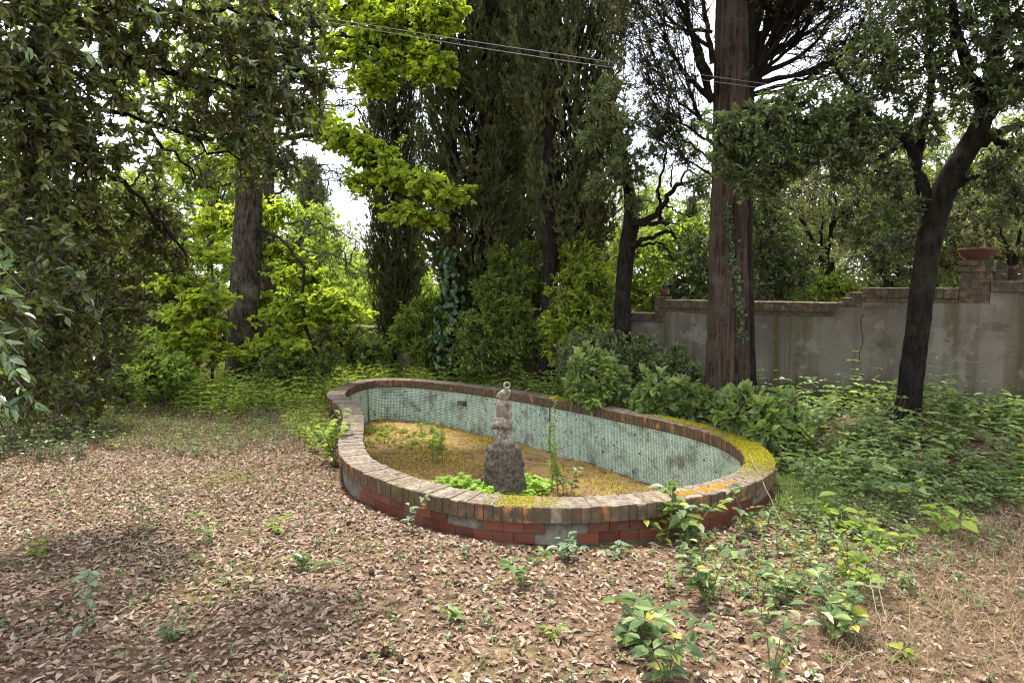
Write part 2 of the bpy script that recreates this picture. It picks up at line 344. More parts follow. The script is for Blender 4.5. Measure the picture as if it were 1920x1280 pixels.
def plastermat():
    m, nt, b = newmat('stained_plaster'); v = wcoords(nt)
    n = noise(nt, 1.1, 6, v); st = noise(nt, 1.0, 5, wcoords(nt, (3.4,3.4,.22)), .6); n3 = noise(nt, 30, 6, v, .7)
    c = ramp(nt, [(.3,(.090,.080,.063)),(.6,(.175,.160,.130))], n.outputs['Fac']).outputs['Color']
    c = mixc(nt, ramp(nt, [(.46,(0,0,0)),(.64,(.9,.9,.9))], st.outputs['Fac']).outputs['Color'], c, (.066,.060,.026))
    n4 = noise(nt, 2.3, 9, v, .75); c = mixc(nt, ramp(nt, [(.54,(0,0,0)),(.60,(.7,.7,.7))], n4.outputs['Fac']).outputs['Color'], c, (.21,.195,.165))
    n5 = noise(nt, 1.6, 8, wcoords(nt, (1,1,1.6)), .7); c = mixc(nt, ramp(nt, [(.57,(0,0,0)),(.66,(.75,.75,.75))], n5.outputs['Fac']).outputs['Color'], c, (.070,.062,.040))
    c = mixc(nt, .35, c, mixc(nt, n3.outputs['Fac'], (.5,.5,.5), (1.4,1.4,1.4)), 'MULTIPLY')
    nt.links.new(c, b.inputs['Base Color']); b.inputs['Roughness'].default_value = .95; b.inputs['Specular IOR Level'].default_value = .1
    bump(nt, b, n3.outputs['Fac'], .5, .02); return m
M['plaster'] = plastermat()
M['terracotta'] = mortarmat('terracotta', (.055,.026,.019), (.15,.066,.046), 7)
M['clay'] = mortarmat('pale_clay', (.20,.11,.08), (.42,.26,.20), 14)
M['cable'] = mortarmat('grey_cable', (.20,.20,.20), (.30,.30,.30), 3)
M['cone'] = mortarmat('dark_cone', (.02,.013,.01), (.07,.045,.03), 30)
M['stick'] = mortarmat('dead_twig', (.14,.10,.07), (.34,.27,.20), 30)

# ------------------------------------------------------------------ ground (one sheet to the horizon) with the basin's outline cut out
OUT_PX = [(608,741),(621,729),(652,716),(689,709),(736,707.5),(783,709),(861,716),(924,724),(1000,735),(1090,750),(1180,767),(1260,782),(1335,799),(1392,817),(1432,838),(1456,862),(1459,878),(1447,892),(1416,905),(1372,919),(1328,929),(1275,937),(1219,943),(1125,951),(1060,954),(986,952),(940,950),(892,946),(845,937),(799,926),(736,909),(700,896),(674,883),(649,869),(636,857),(632,835),(638,806),(643,780),(638,763),(624,752)]
ZT, ZC = .29, .17                             # coping top and bottom
op = np.array([onz(x, y, ZT)[:2] for x, y in OUT_PX])
def resample(P, n):
    Q = np.vstack([P, P[:1]]); s = np.r_[0, np.cumsum(np.linalg.norm(np.diff(Q, axis=0), axis=1))]
    t = np.linspace(0, s[-1], n, endpoint=False); return np.c_[np.interp(t, s, Q[:,0]), np.interp(t, s, Q[:,1])], s[-1]
def smooth(P, k):
    for _ in range(k): P = .5*P + .25*(np.roll(P, 1, 0)+np.roll(P, -1, 0))
    return P
op, per = resample(op, 480); op = smooth(op, 60); op, per = resample(op, 480)
NB = int(round(per/.0745))
NB = min(NB, 298)
nsub = 480
def frame_at(P):
    t = np.roll(P, -1, 0)-np.roll(P, 1, 0); t = nrm(t); nr = np.c_[t[:,1], -t[:,0]]
    if np.sum(P[:,0]*np.roll(P[:,1],-1)-np.roll(P[:,0],-1)*P[:,1]) < 0: nr = -nr
    return t, nr                                # outward normal
def offset(P, d):
    t, nr = frame_at(P); return P + nr*d
def inset(P, d, step=.02):
    Q = P.copy(); k = max(1, int(round(abs(d)/step)))
    for _ in range(k): Q = smooth(offset(Q, -d/k), 2)
    return Q
CW = .265
ip = inset(op, CW)
def poly_in(poly, x, y):
    x = np.asarray(x); y = np.asarray(y); c = np.zeros(x.shape, bool); n = len(poly)
    for i in range(n):
        x1,y1 = poly[i]; x2,y2 = poly[(i+1) % n]
        if y1 == y2: continue
        c ^= ((y1 > y) != (y2 > y)) & (x < (x2-x1)*(y-y1)/(y2-y1)+x1)
    return c
opc = op[::8]; ipc = ip[::8]; opc_out = offset(op, .05)[::8]

gx = np.concatenate([np.array([-400,-150,-70,-40,-25]), np.linspace(-18, -3.8, 44), np.linspace(-3.62, 3.3, 116), np.linspace(3.45, 18, 46), np.array([25,40,70,150,400])])
gy = np.concatenate([np.array([-60,-20,-8,-3]), np.linspace(0, 4.4, 30), np.linspace(4.45, 12.6, 136), np.linspace(12.8, 22, 28), np.array([26,32,45,70,120,250,600])])
X, Y = np.meshgrid(gx, gy); Z = gz(X, Y)
inside = poly_in(inset(op, .10)[::8], X, Y); Z = np.where(inside, -.80, Z)
mb = MB(); nx, ny = len(gx), len(gy); idx = np.arange(nx*ny).reshape(ny, nx)
mb.add(np.stack([X, Y, Z], -1), np.stack([idx[:-1,:-1], idx[:-1,1:], idx[1:,1:], idx[1:,:-1]], -1).reshape(-1, 4))
ground = mb.build('ground', M['soil'], smooth=True, kind='structure')

# ------------------------------------------------------------------ fountain basin
cxy = op.mean(0)
basin = thing('fountain_basin', 'kidney-shaped empty fountain basin with brick rim and mint mosaic lining', 'basin', (cxy[0], cxy[1], 0))
off = np.array([cxy[0], cxy[1], 0])
def zfloor(x, y): return -.50 - .020*(np.asarray(x)) + .015*(np.asarray(y)-8.5) + .02*np.sin(np.asarray(x)*3)*np.cos(np.asarray(y)*2.3)
# shell: core of the rim wall (mortar) and its inner face (grout)
so = inset(op, .045); si = inset(op, CW-.022)
n = nsub; mb = MB(); zb = np.full(n, -.12); zi = zfloor(si[:,0], si[:,1])-.08
V = np.concatenate([np.c_[so, zb], np.c_[so, np.full(n, ZC+.004)], np.c_[si, np.full(n, ZC+.004)]])-off
i = np.arange(n); j = (i+1) % n
mb.add(V, np.concatenate([np.stack([i, j, j+n, i+n], 1), np.stack([i+n, j+n, j+2*n, i+2*n], 1)]))
mb.build('rim_wall', M['mortar'], basin, True)
mb = MB(); V = np.concatenate([np.c_[si, np.full(n, ZC+.004)], np.c_[si, zi]])-off
mb.add(V, np.stack([i, j, j+n, i+n], 1)); mb.build('inner_lining', M['grout'], basin, True)
# mortar bed between the bricks
bo = inset(op, .010); bi = inset(op, CW-.010); mb = MB()
V = np.concatenate([np.c_[bo, np.full(n, ZC+.002)], np.c_[bo, np.full(n, ZT-.0025)], np.c_[bi, np.full(n, ZT-.0025)], np.c_[bi, np.full(n, ZC+.002)]])-off
mb.add(V, np.concatenate([np.stack([i+k*n, j+k*n, j+((k+1)%4)*n, i+((k+1)%4)*n], 1) for k in range(4)])); mb.build('mortar_bed', M['rimbed'], basin)
# coping bricks, each its own wedge
def along(P, u):
    u = np.asarray(u) % 1.0*len(P); k = np.floor(u).astype(int); f = (u-k)[...,None]; return P[k % len(P)]*(1-f)+P[(k+1) % len(P)]*f
edges = np.linspace(0, 1, NB+1) + np.r_[0, rng.normal(0, .00028, NB-1), 0]
inner_u = np.arange(nsub)/nsub
for b in range(NB):
    g = .055
    u0, u1 = edges[b], edges[b+1]; du = u1-u0; u0 += du*g; u1 -= du*g
    dz = rng.normal(0, .0022); do = rng.normal(0, .004); di = rng.normal(0, .004)
    a0, a1 = along(op, u0), along(op, u1); c0, c1 = along(ip, u0), along(ip, u1)
    w = nrm(a0-c0); a0 = a0+w*do; a1 = a1+w*do; c0 = c0-w*di; c1 = c1-w*di
    cc = (a0+a1+c0+c1)/4; bv = .006
    low = np.array([a0, a1, c1, c0]); ins = low+(cc-low)*np.array([[.03]])
    tilt = rng.normal(0, .0015, 4)
    V = np.concatenate([np.c_[low, np.full(4, ZC)], np.c_[low, np.full(4, ZT-bv)+dz+tilt], np.c_[ins, np.full(4, ZT)+dz+tilt]])
    o3 = np.array([cc[0], cc[1], ZC])
    F = [[0,3,2,1],[8,9,10,11]]+[[k+l*4,(k+1)%4+l*4,(k+1)%4+4+l*4,k+4+l*4] for l in (0,1) for k in range(4)]
    ob = MB().add(V-o3, F).build('brick', M['brick'], basin); ob.location = o3-off
# red tiles on the outside, two staggered courses, only on the side that shows; a few are missing
sp = inset(op, .034); per_s = per; TW, TH = .165, .083
nT = int(per/TW)
tile_me = None
def tile_mesh():
    w, h, d, bv = TW*.972/2, TH*.955/2, .004, .0015
    V = [(-w,0,-h),(w,0,-h),(w,0,h),(-w,0,h),(-w+bv,-d,-h+bv),(w-bv,-d,-h+bv),(w-bv,-d,h-bv),(-w+bv,-d,h-bv),(0,-d+.0018,0)]
    mb = MB(); mb.add(V, [[0,1,5,4],[1,2,6,5],[2,3,7,6],[3,0,4,7]]); 
    mb.F[3].append(np.array([[4,5,8],[5,6,8],[6,7,8],[7,4,8]])); return mb.mesh('wall_tile', M['tile'])
tile_me = tile_mesh()
pix_of = lambda p: (960+FPX*p[0]/((p-CAM)@FW), 640-FPX*((p-CAM)@UPV)/((p-CAM)@FW))
missing_px = [(0,868,32),(0,1065,42),(1,1040,26),(0,1440,30),(0,655,30),(1,650,20)]
for row in range(2):
    for k in range(nT):
        u = (k+(.5 if row else 0)+.1)/nT
        p = along(sp, u); q = along(sp, u+.002); t = nrm(q-p); nr = np.array([t[1], -t[0]])
        z = ZC-.006-TH*(row+.5)
        if nr @ (p-cxy) < 0 and abs(nr @ (p-cxy)) > .0: 
            if np.sum(op[:,0]*np.roll(op[:,1],-1)-np.roll(op[:,0],-1)*op[:,1]) < 0: nr = -nr
        P3 = np.array([p[0], p[1], z])
        if nr @ (np.zeros(2)-p) < -.3: continue              # faces away from where one looks
        X_ = pix_of(P3)[0]
        if any(r_ == row and abs(X_-x_) < w_ for r_, x_, w_ in missing_px): continue
        o = link('wall_tile', tile_me, basin); o.location = P3-off
        o.rotation_euler = (0, 0, math.atan2(nr[1], nr[0])+math.pi/2)
# mosaic: thousands of 2.4 cm tesserae as one joined part
mp = inset(op, CW-.022-.0); mt, mn = frame_at(mp)
seg = np.linalg.norm(np.roll(mp, -1, 0)-mp, axis=1); mper = seg.sum(); nc = int(mper/.0262); rows = 27
uu = (np.arange(nc)+.5)/nc; s_cum = np.r_[0, np.cumsum(seg)]/mper
def along_len(u): 
    x = np.interp(u % 1, s_cum, np.r_[mp[:,0], mp[0,0]]); y = np.interp(u % 1, s_cum, np.r_[mp[:,1], mp[0,1]]); return np.c_[x, y]
pc = along_len(uu); tt = nrm(along_len(uu+.001)-along_len(uu-.001)); inn = np.c_[-tt[:,1], tt[:,0]]
inn *= np.sign(np.sum(inn*(cxy-pc), 1).mean())
vis = np.sum(inn*(np.zeros(2)-pc), 1) > .05                  # the sides that can be seen over the rim
uu = uu[vis]; pc = pc[vis]; tt = tt[vis]; inn = inn[vis]
mb = MB(); zf = zfloor(pc[:,0], pc[:,1])
for r_ in range(rows):
    zc = ZC-.012-.0262*(r_+.5)
    ok = (zc > zf+.0) & (rng.uniform(size=len(pc)) > .008)
    hole = np.abs(np.array([pix_of(np.array([a, b_, zc]))[0] for a, b_ in pc[ok]])-866) < 8
    hz = np.abs(zc-(-.02)) < .04
    k = np.where(ok)[0]; 
    if hz: k = k[~hole]
    m_ = len(k); h = .0106; c = np.c_[pc[k], np.full(m_, zc)]; T3 = np.c_[tt[k], np.zeros(m_)]; I3 = np.c_[inn[k], np.zeros(m_)]
    lo = .0016+rng.normal(0, .0004, (m_,1)); U3 = np.array([[0,0,1.]])
    q = [c+T3*a*h+U3*b_*h+I3*-.002 for a,b_ in ((-1,-1),(1,-1),(1,1),(-1,1))]+[c+T3*a*h*.86+U3*b_*h*.86+I3*lo for a,b_ in ((-1,-1),(1,-1),(1,1),(-1,1))]
    V = np.stack(q, 1).reshape(-1, 3)-off; b = np.arange(m_)[:,None]*8
    mb.add(V, np.concatenate([b+np.array([f]) for f in ([4,5,6,7],[0,1,5,4],[1,2,6,5],[2,3,7,6],[3,0,4,7])]), np.repeat(rng.uniform(0,1,m_), 8))
mb.build('mosaic_tiles', M['mosaic'], basin, kind='stuff')
# drain opening (a clay pipe mouth in the lining) and panel joints
def lining_pt(px, z):
    best = min(range(len(pc)), key=lambda k: abs(pix_of(np.array([pc[k][0], pc[k][1], z]))[0]-px) + (0 if pc[k][1] > 7 else 1e4)); return pc[best], tt[best], inn[best]
p_, t_, in_ = lining_pt(866, -.02); mb = MB()
o3 = np.r_[p_, -.02]; T3 = np.r_[t_, 0]; I3 = np.r_[in_, 0]; U3 = np.array([0,0,1.])
ring = [o3+T3*a*.075+U3*b*.045+I3*c for c in (.008, -.018) for a,b in ((-1,-1),(1,-1),(1,1),(-1,1))]
mb.add(np.array(ring)-off, [[0,1,5,4],[1,2,6,5],[2,3,7,6],[3,0,4,7],[4,5,6,7]]); mb.build('drain_opening', M['clay'], basin)
for px in (690, 1031):
    p_, t_, in_ = lining_pt(px, 0.); o3 = np.r_[p_, 0]; T3 = np.r_[t_, 0]; I3 = np.r_[in_, 0]; zz = np.linspace(ZC, -.5, 14); mb = MB()
    w = .016+rng.uniform(-.006, .006, 14); L_ = np.array([o3-T3*a+U3*z+I3*.007 for a, z in zip(w, zz)]); R_ = np.array([o3+T3*a+U3*z+I3*.007 for a, z in zip(w, zz)])
    V = np.concatenate([L_, R_])-off; k = np.arange(13); mb.add(V, np.stack([k, k+14, k+15, k+1], 1)); mb.build('panel_joint', M['grout'], basin)
# floor of the basin
fp = inset(op, CW-.03); lo_, hi_ = fp.min(0), fp.max(0)
xs = np.arange(lo_[0], hi_[0], .06); ys = np.arange(lo_[1], hi_[1], .06); X, Y = np.meshgrid(xs, ys); m_in = poly_in(fp[::6], X, Y)
Zf = zfloor(X, Y)+rng.normal(0, .004, X.shape); idx = np.arange(X.size).reshape(X.shape)
q = np.stack([idx[:-1,:-1], idx[:-1,1:], idx[1:,1:], idx[1:,:-1]], -1).reshape(-1, 4)
keep = m_in.ravel()[q].any(1); mb = MB(); mb.add(np.stack([X, Y, Zf], -1).reshape(-1,3)-off, q[keep]); mb.build('basin_floor', M['floor'], basin, True)

# ------------------------------------------------------------------ statue on its rough stone
zs = float(zfloor(0, 8))
sb = onz(945, 922, zs); SB = sb
st = thing('fountain_statue', 'weathered stone fountain figure of coiled fish on a rough dark pedestal', 'statue', sb)
mb = MB(); k = 40; rows_ = 26; H = .58
for r_ in range(rows_): pass
a = np.arange(k)*2*math.pi/k; zz = np.linspace(-.03, H, rows_); V = []
for iz, z in enumerate(zz):
    f = z/H; r0 = .268-.078*f
    if f > .9: r0 -= .05*((f-.9)/.1)**2
    nn = np.array([mnoise.noise(Vector((math.cos(x)*2.6, math.sin(x)*2.6, z*7))) + .6*mnoise.noise(Vector((math.cos(x)*7, math.sin(x)*7, z*17))) for x in a])
    rr = r0*(1+.17*nn+rng.normal(0, .022, k)); V.append(np.c_[np.cos(a)*rr, np.sin(a)*rr*.95, np.full(k, z)])
V.append(np.array([[0,0,H+.01]])); V = np.concatenate(V); i0 = np.arange(rows_-1)[:,None]*k; j = np.arange(k)[None]; j2 = (j+1) % k
mb.add(V, np.stack([i0+j, i0+j2, i0+k+j2, i0+k+j], -1).reshape(-1,4)); t0_ = (rows_-1)*k
mb.F[3].append(np.stack([t0_+np.arange(k), t0_+(np.arange(k)+1)%k, np.full(k, rows_*k)], 1)); mb.build('rough_pedestal', M['rock'], st, True)
mb = MB()
def tb(pts, rad, n=24, k=16):
    P = curve(pts, n); rr = np.interp(np.linspace(0,1,len(P)), np.linspace(0,1,len(rad)), rad); V, F = tube(P, rr, k); mb.add(V, F)
    for e, s in ((0,1),(len(P)-1,-1)):
        b = e*k+mb.n-len(V); mb.V.append(P[e:e+1]); mb.A.append(np.array([.5])); c = mb.n; mb.n += 1
        jj = np.arange(k); mb.F[3].append(np.stack([b+jj, b+(jj+1)%k, np.full(k, c)], 1))
# a fish figure wound round a stem: shell foot, two coils, torso with a limb down its side, tilted head, round open mouth
Z0 = H-.015
tb([(-.045,.0,Z0),(-.03,0,Z0+.10),(-.018,0,Z0+.18),(-.03,.0,Z0+.27),(-.02,0,Z0+.36),(-.022,0,Z0+.46),(-.01,0,Z0+.535),(.0,0,Z0+.60)], [.075,.058,.055,.060,.068,.072,.056,.036], 40)
tb([(-.075,-.02,Z0+.0),(-.07,-.05,Z0+.05),(-.05,-.055,Z0+.12)], [.045,.036,.014])
tb([(-.02,-.06,Z0+.02),(.03,-.085,Z0+.045),(.075,-.06,Z0+.055),(.085,-.0,Z0+.03)], [.032,.050,.052,.030])
tb([(.02,-.075,Z0+.06),(.05,-.085,Z0+.105),(.075,-.06,Z0+.10)], [.022,.026,.016])
tb([(-.085,.05,Z0+.20),(-.125,-.01,Z0+.225),(-.095,-.075,Z0+.262),(-.03,-.10,Z0+.272),(.035,-.08,Z0+.245),(.06,-.02,Z0+.22),(.03,.05,Z0+.23)], [.020,.034,.040,.040,.038,.032,.018], 44, 14)
tb([(-.08,.05,Z0+.27),(-.10,-.02,Z0+.305),(-.05,-.075,Z0+.315),(.02,-.085,Z0+.30),(.065,-.055,Z0+.275),(.075,.0,Z0+.30),(.04,.06,Z0+.33)], [.014,.026,.030,.034,.036,.030,.016], 44, 14)
tb([(.06,-.03,Z0+.30),(.072,-.03,Z0+.37),(.075,-.02,Z0+.44),(.062,-.01,Z0+.505),(.03,.0,Z0+.53)], [.020,.023,.024,.030,.018])
tb([(-.075,-.01,Z0+.40),(-.082,-.03,Z0+.46),(-.06,-.04,Z0+.53)], [.014,.018,.012])
tb([(-.075,-.035,Z0+.575),(-.045,-.060,Z0+.605),(-.005,-.065,Z0+.64),(.03,-.05,Z0+.675)], [.020,.038,.036,.026])
tb([(.015,.01,Z0+.55),(.04,.0,Z0+.60),(.045,-.015,Z0+.66)], [.032,.034,.034])
rc = np.array([.036,-.055,Z0+.722]); ax = nrm(np.array([.10,-.86,.42])); u_ = nrm(np.cross(ax, [0,0,1.])); w_ = np.cross(u_, ax)
ringp = [rc+u_*.032*math.cos(t)+w_*.036*math.sin(t) for t in np.linspace(0, 2*math.pi, 25)]
V, F = tube(np.array(ringp), .013, 10); mb.add(V, F)
tb([np.array([.03,-.02,Z0+.64]), rc-ax*.05, rc-ax*.014], [.036,.038,.036])
fig = mb.build('carved_figure', M['statue'], st, True)
rm = fig.modifiers.new('fuse', 'REMESH'); rm.mode = 'VOXEL'; rm.voxel_size = .0055; rm.use_smooth_shade = True
sm = fig.modifiers.new('soften', 'SMOOTH'); sm.factor = .5; sm.iterations = 1
tx = bpy.data.textures.new('stone_pits', 'CLOUDS'); tx.noise_scale = .028
dm = fig.modifiers.new('pits', 'DISPLACE'); dm.texture = tx; dm.strength = .010; dm.mid_level = .5

# ------------------------------------------------------------------ garden wall
WA = np.array([6.35, 7.95]); WB = np.array([2.1, 11.35]); wd = nrm(WB-WA); wnrm = np.array([wd[1], -wd[0]])
if wnrm @ (-WA) < 0: wnrm = -wnrm
def wallpt(px, py):
    r = ray(px, py); t = ((WA-CAM[:2]) @ wnrm)/(r[:2] @ wnrm); p = CAM+r*t; return (p[:2]-WA) @ wd, p[2]
wang = math.atan2(wd[1], wd[0])
wall = thing('garden_wall', 'long grey plastered garden wall with stepped brick coping and rain stains', 'wall', (WA[0], WA[1], 0)); wall.rotation_euler = (0, 0, wang)
# local x = along wall to the left-back, local y: +/- thickness, z up. front side sign
fy = 1. if (np.array([-math.sin(wang), math.cos(wang)]) @ wnrm) > 0 else -1.
TH_W = .30
def wbox(s0, s1, f0, f1, z0, z1): 
    a, b = sorted((s0, s1)); c, d = sorted((f0*fy, f1*fy)); return box(a, b, c, d, z0, z1)
wb_me = {}
def wall_brick(s, z, w, h, d, f, jit=True):
    key = (round(w,4), round(h,4), round(d,4))
    if key not in wb_me:
        bv = .005; V = np.concatenate([box(-w/2, w/2, -d/2, d/2, -h/2, h/2-bv), box(-w/2+bv, w/2-bv, -d/2+bv, d/2-bv, h/2-bv, h/2)[4:]])
        F = [[0,3,2,1],[8,9,10,11],[0,1,5,4],[1,2,6,5],[2,3,7,6],[3,0,4,7],[4,5,9,8],[5,6,10,9],[6,7,11,10],[7,4,8,11]]
        wb_me[key] = MB().add(V, F).mesh('brick', M['wbrick'])
    o = link('brick', wb_me[key], wall); o.location = (s, f*fy+rng.normal(0, .003), z+rng.normal(0, .002)); o.rotation_euler = (0, 0, rng.normal(0, .004))
    return o
s_r = -2.6
sB1, zA = wallpt(1866, 527); sPl, _ = wallpt(1862, 500); sPr, _ = wallpt(1803, 500)
sB0, zB = wallpt(1622, 539); sC1, zC_ = wallpt(1574, 567); sD, zD = wallpt(1233, 587); sE, zE = wallpt(1150, 589)
sp0, zp0 = wallpt(1233, 553); sp1, _ = wallpt(1256, 553)
HB = .125
def segment(s0, s1, top, first=0):
    body = MB().add(wbox(s0, s1, -TH_W/2, TH_W/2, -1.3, top-HB), BOXF); body.build('plaster_wall', M['plaster'], wall)
    bed = MB().add(wbox(min(s0,s1)+.004, max(s0,s1)-.004, -TH_W/2-.028, TH_W/2+.028, top-HB+.002, top-.007), BOXF); bed.build('mortar_bed', M['mortar'], wall)
    n_ = max(1, int(abs(s1-s0)/.074)); w_ = abs(s1-s0)/n_
    for k in range(n_): wall_brick(min(s0,s1)+(k+.5)*w_, top-HB/2, round(w_-.008, 3), HB, TH_W+.075, 0)
segment(s_r, sPl, zA); segment(sPr, sB0, zB); segment(sC1, sp1-.0, zC_); segment(sp0, sE+2.2, zD); segment(sE+2.2, sE+4.2, zD-.22); segment(sE+4.2, sE+8.5, zD-.5)
# broken step between two heights: bare block courses
MB().add(wbox(sB0, sC1, -TH_W/2, TH_W/2, -1.3, zC_-.06), BOXF).build('plaster_wall', M['plaster'], wall)
for k, (a, b, z0) in enumerate([(sB0, sC1, zC_-.06), (sB0, sB0+(sC1-sB0)*.8, zC_+.008), (sB0, sB0+(sC1-sB0)*.55, zC_+.076)]):
    m_ = 2; w_ = (b-a)/m_
    for q in range(m_): wall_brick(a+(q+.5)*w_, z0+.033, round(abs(w_)-.008, 3), .064, TH_W-.02, 0)
# wall under the pillars
MB().add(wbox(sPr, sPl, -TH_W/2-.03, TH_W/2+.004, -1.3, zB-HB-.06), BOXF).build('plaster_wall', M['plaster'], wall)
MB().add(wbox(sp0, sp1, -TH_W/2-.0, TH_W/2+.02, -1.3, zD-HB-.03), BOXF).build('plaster_wall', M['plaster'], wall)
# course of plaster-flaked bricks right below the coping
for s0, s1, top in ((sPr, sB0, zB), (sC1, sp1, zC_)):
    n_ = max(1, int(abs(s1-s0)/.265)); w_ = abs(s1-s0)/n_
    for k in range(n_): 
        o = wall_brick(min(s0,s1)+(k+.5)*w_, top-HB-.036, round(w_-.012, 3), .06, .05, TH_W/2-.019); 
# crack down the plaster
crk = [(1622,588),(1619,608),(1622,640),(1616,665),(1619,700),(1617,748)]; mb = MB(); Pc = [wallpt(*c) for c in crk]; P2 = curve([(s, 0, z) for s, z in Pc], 50); P2[:,0] += rng.normal(0, .006, len(P2))
w_ = np.linspace(.006, .0025, len(P2))*rng.uniform(.5, 1.4, len(P2)); nn = len(P2)
V = np.concatenate([np.c_[P2[:,0]-w_, np.full(nn, fy*(TH_W/2+.0025)), P2[:,2]], np.c_[P2[:,0]+w_, np.full(nn, fy*(TH_W/2+.0025)), P2[:,2]]]); k = np.arange(nn-1)
mb.add(V, np.stack([k, k+nn, k+nn+1, k+1], 1)); mb.build('crack', M['crack'], wall)

def pillar(name, label, s0, s1, zbase, ztop, cap):
    w = abs(s1-s0); c = (s0+s1)/2; base = WA+wd*c
    t = thing(name, label, 'pillar', (base[0], base[1], 0)); t.rotation_euler = (0, 0, wang)
    d = w; nc_ = int(round((ztop-zbase)/.072)); h = (ztop-zbase)/nc_
    MB().add(box(-w/2+.012, w/2-.012, -d/2+.012, d/2-.012, zbase, ztop-.008), BOXF).build('mortar_core', M['mortar'], t)
    for r_ in range(nc_):
        e = .022 if (cap and r_ >= nc_-2) else 0.
        cut = .12 if r_ % 2 else -.12
        for a, b in ((-w/2-e, cut*w), (cut*w, w/2+e)):
            for q0, q1 in ((-d/2-e, 0), (0, d/2+e)):
                bb = .004; V = box(a+bb, b-bb, q0+bb, q1-bb, -h/2+bb, h/2-bb)
                o = MB().add(V, BOXF).build('brick', M['wbrick'], t); o.location = (0, rng.normal(0, .002), zbase+h*(r_+.5))
    return t, base
z487 = wallpt(1832, 487)[1]
pt, pbase = pillar('brick_pillar', 'square brick pillar rising above the right end of the garden wall', sPr, sPl, zB-HB-.06, z487, True)
z553 = wallpt(1240, 556)[1]
pt2, pbase2 = pillar('brick_pillar', 'narrow brick pillar on the wall between small gnarled tree and big trunk', sp0, sp1, zD-HB-.03, z553, False)
# stub of brickwork behind the big pillar
b2 = WA + wd*((sPl+sPr)/2-.30) - wnrm*.28
t = thing('brick_stub', 'shaded stub of brickwork just right of the tall brick pillar', 'brickwork', (b2[0], b2[1], 0)); t.rotation_euler = (0,0,wang)
zt2 = wallpt(1885, 497)[1]; zb2 = zA-.12
for r_ in range(6):
    h = (zt2-zb2)/6; e = .10-.02*abs(r_-3)
    for q in (0, 1):
        o = MB().add(box(-.22-e+.22*q+.004*q, -.0-.004+(.22+e)*q, -.12, .12, -h/2+.004, h/2-.004), BOXF).build('brick', M['wbrick'], t); o.location = (0, 0, zb2+h*(r_+.5))
def lathe(prof, k=28):
    a = np.arange(k)*2*math.pi/k; V = np.concatenate([np.c_[np.cos(a)*r, np.sin(a)*r, np.full(k, z)] for r, z in prof]); n_ = len(prof)
    i0 = np.arange(n_-1)[:,None]*k; j = np.arange(k)[None]; j2 = (j+1) % k; return V, np.stack([i0+j, i0+j2, i0+k+j2, i0+k+j], -1).reshape(-1,4)
bw = .5*66/FPX*8.3
V, F = lathe([(.001,0),(bw*.55,0),(bw*.58,.02),(bw*.80,.06),(bw*.97,.105),(bw*1.02,.118),(bw*1.02,.135),(bw*.93,.137),(bw*.88,.11),(bw*.6,.06),(.001,.05)])
o = MB().add(V, F).build('terracotta_bowl', M['terracotta'], None, True); o.location = (pbase[0], pbase[1], z487+.001); tag(o, 'wide shallow terracotta bowl on top of the tall brick pillar', 'bowl')
V, F = lathe([(.001,0),(.045,0),(.075,.09),(.083,.10),(.083,.12),(.07,.12),(.06,.04),(.001,.04)], 20)
o = MB().add(V, F).build('terracotta_pot', M['terracotta'], None, True); o.location = (pbase2[0], pbase2[1], z553+.001); tag(o, 'small terracotta pot on the narrow wall pillar beside big trunk', 'pot')

